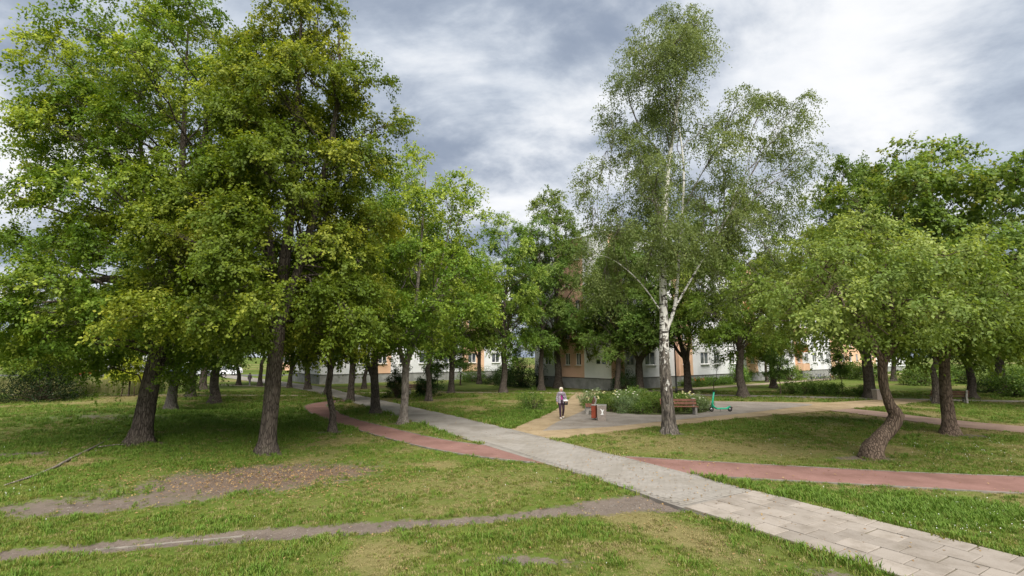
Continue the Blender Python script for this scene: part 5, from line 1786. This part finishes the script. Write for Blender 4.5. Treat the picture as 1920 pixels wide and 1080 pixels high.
lady = make_person((2.62, 26.6, 0.032), R(6), 'elderly woman in magenta top and patterned grey jacket walking towards us', 1.62,
                   dict(skin=M['skin'], trousers=M['trousers'], blouse=M['magenta'], jacket=M['jacket'], hair=M['hair'], shoe=M['shoe']))
hbag = empty('handbag', (2.62, 26.6, 0.032), R(6), 'black shoulder bag with strap carried by the woman', 'bag')
b = MB()
b.box((0.21, -0.10, 0.80), (0.22, 0.11, 0.19), bevel=0.03)
b.build('body', M['black'], hbag)
b = MB()
b.tube([(0.24, -0.13, 0.88), (0.10, -0.165, 1.08), (-0.06, -0.16, 1.28), (-0.11, -0.05, 1.375), (-0.08, 0.12, 1.28), (0.12, 0.16, 1.05), (0.25, -0.02, 0.90)], 0.012, 6)
b.build('strap', M['black'], hbag)
cpy = empty('folded_cloth', (2.62, 26.6, 0.032), R(6), 'white folded cloth held on the woman\'s arm above the bag', 'cloth')
b = MB()
b.box((0.20, -0.165, 0.935), (0.26, 0.12, 0.10), bevel=0.035)
b.build('cloth', M['white'], cpy)
M['red_cloth'] = simple('red cloth', (0.35, 0.05, 0.04), None, 9)
make_person((-37.6, 60.6, 0.02), R(80), 'tiny far person in white trousers and dark top on the farthest path', 1.5,
            dict(skin=M['skin'], trousers=M['white'], blouse=M['black'], jacket=M['black'], hair=M['black'], shoe=M['shoe']))
make_person((-30.2, 57.4, 0.02), R(60), 'tiny far person in grey and red beside the dark young tree', 1.4,
            dict(skin=M['skin'], trousers=M['jacket'], blouse=M['red_cloth'], jacket=M['jacket'], hair=M['black'], shoe=M['shoe']))

# dead branch and cut pale stick on the grass
br = empty('fallen_branch', (-14.6, 17.2, 0.1), 0, 'long bare fallen branch lying on the lawn at the left', 'branch')
b = MB()
P = [(-16.3, 20.8), (-15.6, 19.5), (-14.9, 18.2), (-14.25, 16.9), (-13.6, 15.7), (-13.1, 14.6), (-12.75, 13.7), (-12.7, 12.8)]
z_ = ground_z(np.array([p[0] for p in P]), np.array([p[1] for p in P]))
b.tube([(p[0] + 14.6 + 0.05 * math.sin(i * 3), p[1] - 17.2, float(z) - 0.1 + 0.035) for i, (p, z) in enumerate(zip(P, z_))], [0.012, 0.028, 0.036, 0.042, 0.042, 0.034, 0.026, 0.012], 7)
b.build('stem', M['bark_pale'], br)
b = MB()
b.tube([(0.1, 0.6, 0.03), (0.5, 0.9, 0.06), (0.8, 1.0, 0.03)], [0.02, 0.014, 0.006], 5)
b.build('twig', M['bark_pale'], br)
ek = empty('edging_strip', (-6.1, 9.32, -0.055), 0, 'straight pale edging strip half sunk in the trodden earth path', 'edging')
b = MB()
b.box((0, 0, 0.0), (2.3, 0.035, 0.05), math.atan2(0.62, 2.05), bevel=0.006)
b.build('strip', M['edge'], ek)

# ------------------------------------------------------------------ grass
GRASS_M = {
    'lush': blade_mat('lush blades', (0.075, 0.145, 0.014), (0.135, 0.225, 0.026), (0.19, 0.235, 0.05)),
    'mid': blade_mat('olive blades', (0.105, 0.145, 0.018), (0.170, 0.200, 0.030), (0.28, 0.25, 0.10)),
    'dry': blade_mat('straw blades', (0.25, 0.205, 0.09), (0.36, 0.295, 0.14), (0.15, 0.16, 0.035)),
}


def tuft(name, n, h, rad, mat, seed, bend=0.5, w=0.006):
    rng = np.random.default_rng(seed)
    V, F = [], []
    for i in range(n):
        a, rr = rng.uniform(0, 6.28), rad * math.sqrt(rng.uniform())
        x, y = rr * math.cos(a), rr * math.sin(a)
        d = rng.uniform(0, 6.28)
        hh = h * rng.uniform(0.55, 1.2)
        bd = bend * hh * rng.uniform(0.3, 1.2)
        dx, dy = math.cos(d), math.sin(d)
        ww = w * rng.uniform(0.8, 1.5)
        b0 = len(V)
        V += [(x - dy * ww, y + dx * ww, -0.01), (x + dy * ww, y - dx * ww, -0.01),
              (x + dx * bd * .35 + dy * ww * .8, y + dy * bd * .35 - dx * ww * .8, hh * .6), (x + dx * bd * .35 - dy * ww * .8, y + dy * bd * .35 + dx * ww * .8, hh * .6),
              (x + dx * bd, y + dy * bd, hh)]
        F += [(b0, b0 + 1, b0 + 2, b0 + 3), (b0 + 3, b0 + 2, b0 + 4)]
    me = bpy.data.meshes.new(name)
    me.from_pydata(V, [], F)
    me.materials.append(mat)
    return bpy.data.objects.new(name, me)


def scatter(name, pts, rz, scl, src, label):
    me = bpy.data.meshes.new(name)
    me.vertices.add(len(pts))
    me.vertices.foreach_set('co', np.asarray(pts, np.float32).ravel())
    at = me.attributes.new('rot', 'FLOAT_VECTOR', 'POINT')
    at.data.foreach_set('vector', np.asarray(rz, np.float32).ravel())
    at = me.attributes.new('scl', 'FLOAT', 'POINT')
    at.data.foreach_set('value', np.asarray(scl, np.float32))
    o = bpy.data.objects.new(name, me)
    COL.objects.link(o)
    ng = bpy.data.node_groups.new(name, 'GeometryNodeTree')
    ng.interface.new_socket('Geometry', in_out='INPUT', socket_type='NodeSocketGeometry')
    ng.interface.new_socket('Geometry', in_out='OUTPUT', socket_type='NodeSocketGeometry')
    N = ng.nodes
    gi, go = N.new('NodeGroupInput'), N.new('NodeGroupOutput')
    oi = N.new('GeometryNodeObjectInfo')
    oi.inputs['Object'].default_value = src
    ip = N.new('GeometryNodeInstanceOnPoints')
    a1 = N.new('GeometryNodeInputNamedAttribute')
    a1.data_type = 'FLOAT_VECTOR'
    a1.inputs[0].default_value = 'rot'
    a2 = N.new('GeometryNodeInputNamedAttribute')
    a2.data_type = 'FLOAT'
    a2.inputs[0].default_value = 'scl'
    L_ = ng.links
    L_.new(gi.outputs[0], ip.inputs['Points'])
    L_.new(oi.outputs['Geometry'], ip.inputs['Instance'])
    L_.new(a1.outputs[0], ip.inputs['Rotation'])
    L_.new(a2.outputs[0], ip.inputs['Scale'])
    L_.new(ip.outputs[0], go.inputs[0])
    md = o.modifiers.new('scatter', 'NODES')
    md.node_group = ng
    return tag(o, label, 'grass', kind='stuff')


rng = np.random.default_rng(99)
PX, PY = [], []
for (y0, y1, dens) in ((5.5, 11, 130), (11, 16, 90), (16, 24, 46), (24, 34, 20), (34, 48, 8)):
    xm0, xm1 = -1.25 * y1 - 3, 1.25 * y1 + 3
    n_ = int((y1 - y0) * (xm1 - xm0) * dens)
    PX.append(rng.uniform(xm0, xm1, n_))
    PY.append(rng.uniform(y0, y1, n_))
px_, py_ = np.concatenate(PX), np.concatenate(PY)
keep = np.ones(len(px_), bool)
jx, jy = px_ + (fbm(px_, py_, 0.25, 71, 2) - 0.5) * 0.16, py_ + (fbm(px_, py_, 0.25, 72, 2) - 0.5) * 0.16
for P_ in ALL_POLYS:
    keep &= ~in_poly(jx, jy, P_)
keep &= (((px_ - BED_C[0]) / (BED_R[0] + 0.3)) ** 2 + ((py_ - BED_C[1]) / (BED_R[1] + 0.3)) ** 2) > 1
px_, py_ = px_[keep], py_[keep]
md_, mdry, mlit, mlush = masks(px_, py_)
clump = fbm(px_, py_, 0.55, 81, 3)
keep = rng.uniform(0, 1, len(px_)) < np.clip(1.05 - 1.35 * md_ + (clump - 0.5) * 1.1 * (md_ > 0.05), 0.015, 1)
px_, py_, md_, mdry, mlush, clump = (a[keep] for a in (px_, py_, md_, mdry, mlush, clump))
zz = ground_z(px_, py_)
sel = rng.uniform(0, 1, len(px_)) * 0.55 + clump * 0.45
cls = np.where(sel < 0.22 + 0.60 * mdry - 0.12 * mlush, 2, np.where(sel < 0.62 + 0.25 * mdry - 0.35 * mlush, 1, 0))
far_k = 1 + np.clip((py_ - 14) / 26, 0, 1) * 0.9
edge = np.minimum(dist_line(px_, py_, PR), np.minimum(dist_line(px_, py_, PL), 9))
tall = 1 + 0.55 * np.exp(-(edge / 0.35) ** 2)
scl = (0.55 + 1.1 * clump ** 1.5 * rng.uniform(0.6, 1.4, len(px_))) * far_k * tall * (1 - 0.3 * mdry) * (1 - 0.4 * md_) * 0.82 * (1 + 0.35 * mlush)
rot = np.stack([rng.normal(0, 0.12, len(px_)), rng.normal(0, 0.12, len(px_)), rng.uniform(0, 6.28, len(px_))], 1)
for c_i, nm, lb, n_b, hh in ((0, 'lush', 'lush green blades of the lawn', 22, 0.095), (1, 'mid', 'olive green blades of the worn lawn', 22, 0.07), (2, 'dry', 'dry straw coloured blades in the lawn', 18, 0.05)):
    for v_ in range(2):
        m_ = (cls == c_i) & ((np.arange(len(px_)) % 2) == v_)
        src = tuft('grass_tuft', n_b, hh, 0.11, GRASS_M[nm], 300 + c_i * 5 + v_, 0.7 if c_i < 2 else 1.3)
        scatter('grass', np.stack([px_, py_, zz - 0.005], 1)[m_], rot[m_], scl[m_], src, lb)
# clover and daisies
b = MB()
b.lathe([(0.0, 0.055), (0.011, 0.058), (0.014, 0.066), (0.008, 0.076), (0.0, 0.078)], 6)
b.tube([(0, 0, 0), (0.003, 0, 0.056)], 0.002, 3)
cm = b.mesh('clover')
cm.materials.append(M['white'])
co_ = bpy.data.objects.new('clover', cm)
n_ = 600
cx = np.r_[rng.normal(9.3, 1.5, 150), rng.normal(-13.2, 1.0, 110), rng.normal(15.0, 3.0, 80), rng.uniform(-24, 26, n_ - 340)]
cy = np.r_[rng.normal(10.6, 0.8, 150), rng.normal(12.0, 0.7, 110), rng.normal(18.0, 1.5, 80), rng.uniform(8, 32, n_ - 340)]
kp = np.ones(n_, bool)
for P_ in ALL_POLYS:
    kp &= ~in_poly(cx, cy, P_)
kp &= masks(cx, cy)[0] < 0.3
cx, cy = cx[kp], cy[kp]
scatter('clover_flowers', np.stack([cx, cy, ground_z(cx, cy)], 1), np.zeros((len(cx), 3)), rng.uniform(0.45, 0.8, len(cx)), co_, 'white clover heads dotted over the lawn')
# fallen leaves
b = MB()
b.add([(0, 0, 0.004), (0.03, 0.02, 0.012), (0.065, 0, 0.006), (0.03, -0.02, 0.014)], [(0, 3, 2, 1)])
lm = b.mesh('fallen_leaf')
lm.materials.append(blade_mat('fallen leaf', (0.22, 0.12, 0.05), (0.36, 0.25, 0.11), (0.12, 0.06, 0.03)))
lo_ = bpy.data.objects.new('fallen_leaf', lm)
n_ = 5200
lx = np.r_[rng.normal(-6.6, 2.2, 2600), rng.uniform(-18, 16, 2000), rng.normal(4.0, 1.5, 600)]
ly = np.r_[rng.normal(14.0, 1.1, 2600), rng.uniform(8, 26, 2000), rng.normal(14, 4, 600)]
lz = ground_z(lx, ly) + 0.02
for P_ in ALL_POLYS:
    lz = np.where(in_poly(lx, ly, P_), 0.05, lz)
scatter('fallen_leaves', np.stack([lx, ly, lz], 1), np.stack([rng.normal(0, 0.3, n_), rng.normal(0, 0.3, n_), rng.uniform(0, 6.28, n_)], 1), rng.uniform(0.5, 1.1, n_), lo_, 'fallen brown leaves scattered on the ground')
# crumbs of soil and small stones on the bare earth
b = MB()
b.add([(0.012, 0, 0), (0, 0.010, 0.002), (-0.011, 0.002, 0), (0.001, -0.012, 0), (0.002, 0.001, 0.011)], [(0, 1, 4), (1, 2, 4), (2, 3, 4), (3, 0, 4)])
sm_ = b.mesh('pebble')
sm_.materials.append(blade_mat('earth crumb', (0.12, 0.10, 0.085), (0.26, 0.23, 0.20), (0.35, 0.32, 0.28)))
so_ = bpy.data.objects.new('pebble', sm_)
qx, qy = rng.uniform(-18, 6, 60000), rng.uniform(7, 21, 60000)
kq = rng.uniform(0, 1, 60000) < (masks(qx, qy)[0] - 0.25) * 0.9
for P_ in ALL_POLYS:
    kq &= ~in_poly(qx, qy, P_)
qx, qy = qx[kq], qy[kq]
scatter('gravel', np.stack([qx, qy, ground_z(qx, qy) - 0.055], 1), np.stack([qx * 0, qx * 0, rng.uniform(0, 6.28, len(qx))], 1), rng.uniform(0.5, 2.2, len(qx)), so_, 'crumbs of soil and small stones on the bare earth')
# tall weeds along the left border of the lawn
ws = tuft('weed_tuft', 30, 1.2, 0.35, blade_mat('tall weed blades', (0.22, 0.25, 0.08), (0.36, 0.35, 0.15), (0.42, 0.36, 0.2)), 500, 0.25, 0.012)
wx, wy = rng.uniform(-66, -33, 1100), rng.uniform(44, 49, 1100)
kp = ~in_poly(wx, wy, POLY_FAR_L)
wx, wy = wx[kp], wy[kp] + (wx[kp] + 25) * -0.05
scatter('tall_weeds', np.stack([wx, wy, np.zeros(len(wx))], 1), np.stack([wx * 0, wx * 0, rng.uniform(0, 6.28, len(wx))], 1), rng.uniform(0.6, 1.2, len(wx)), ws, 'band of tall uncut weeds along the left lawn')
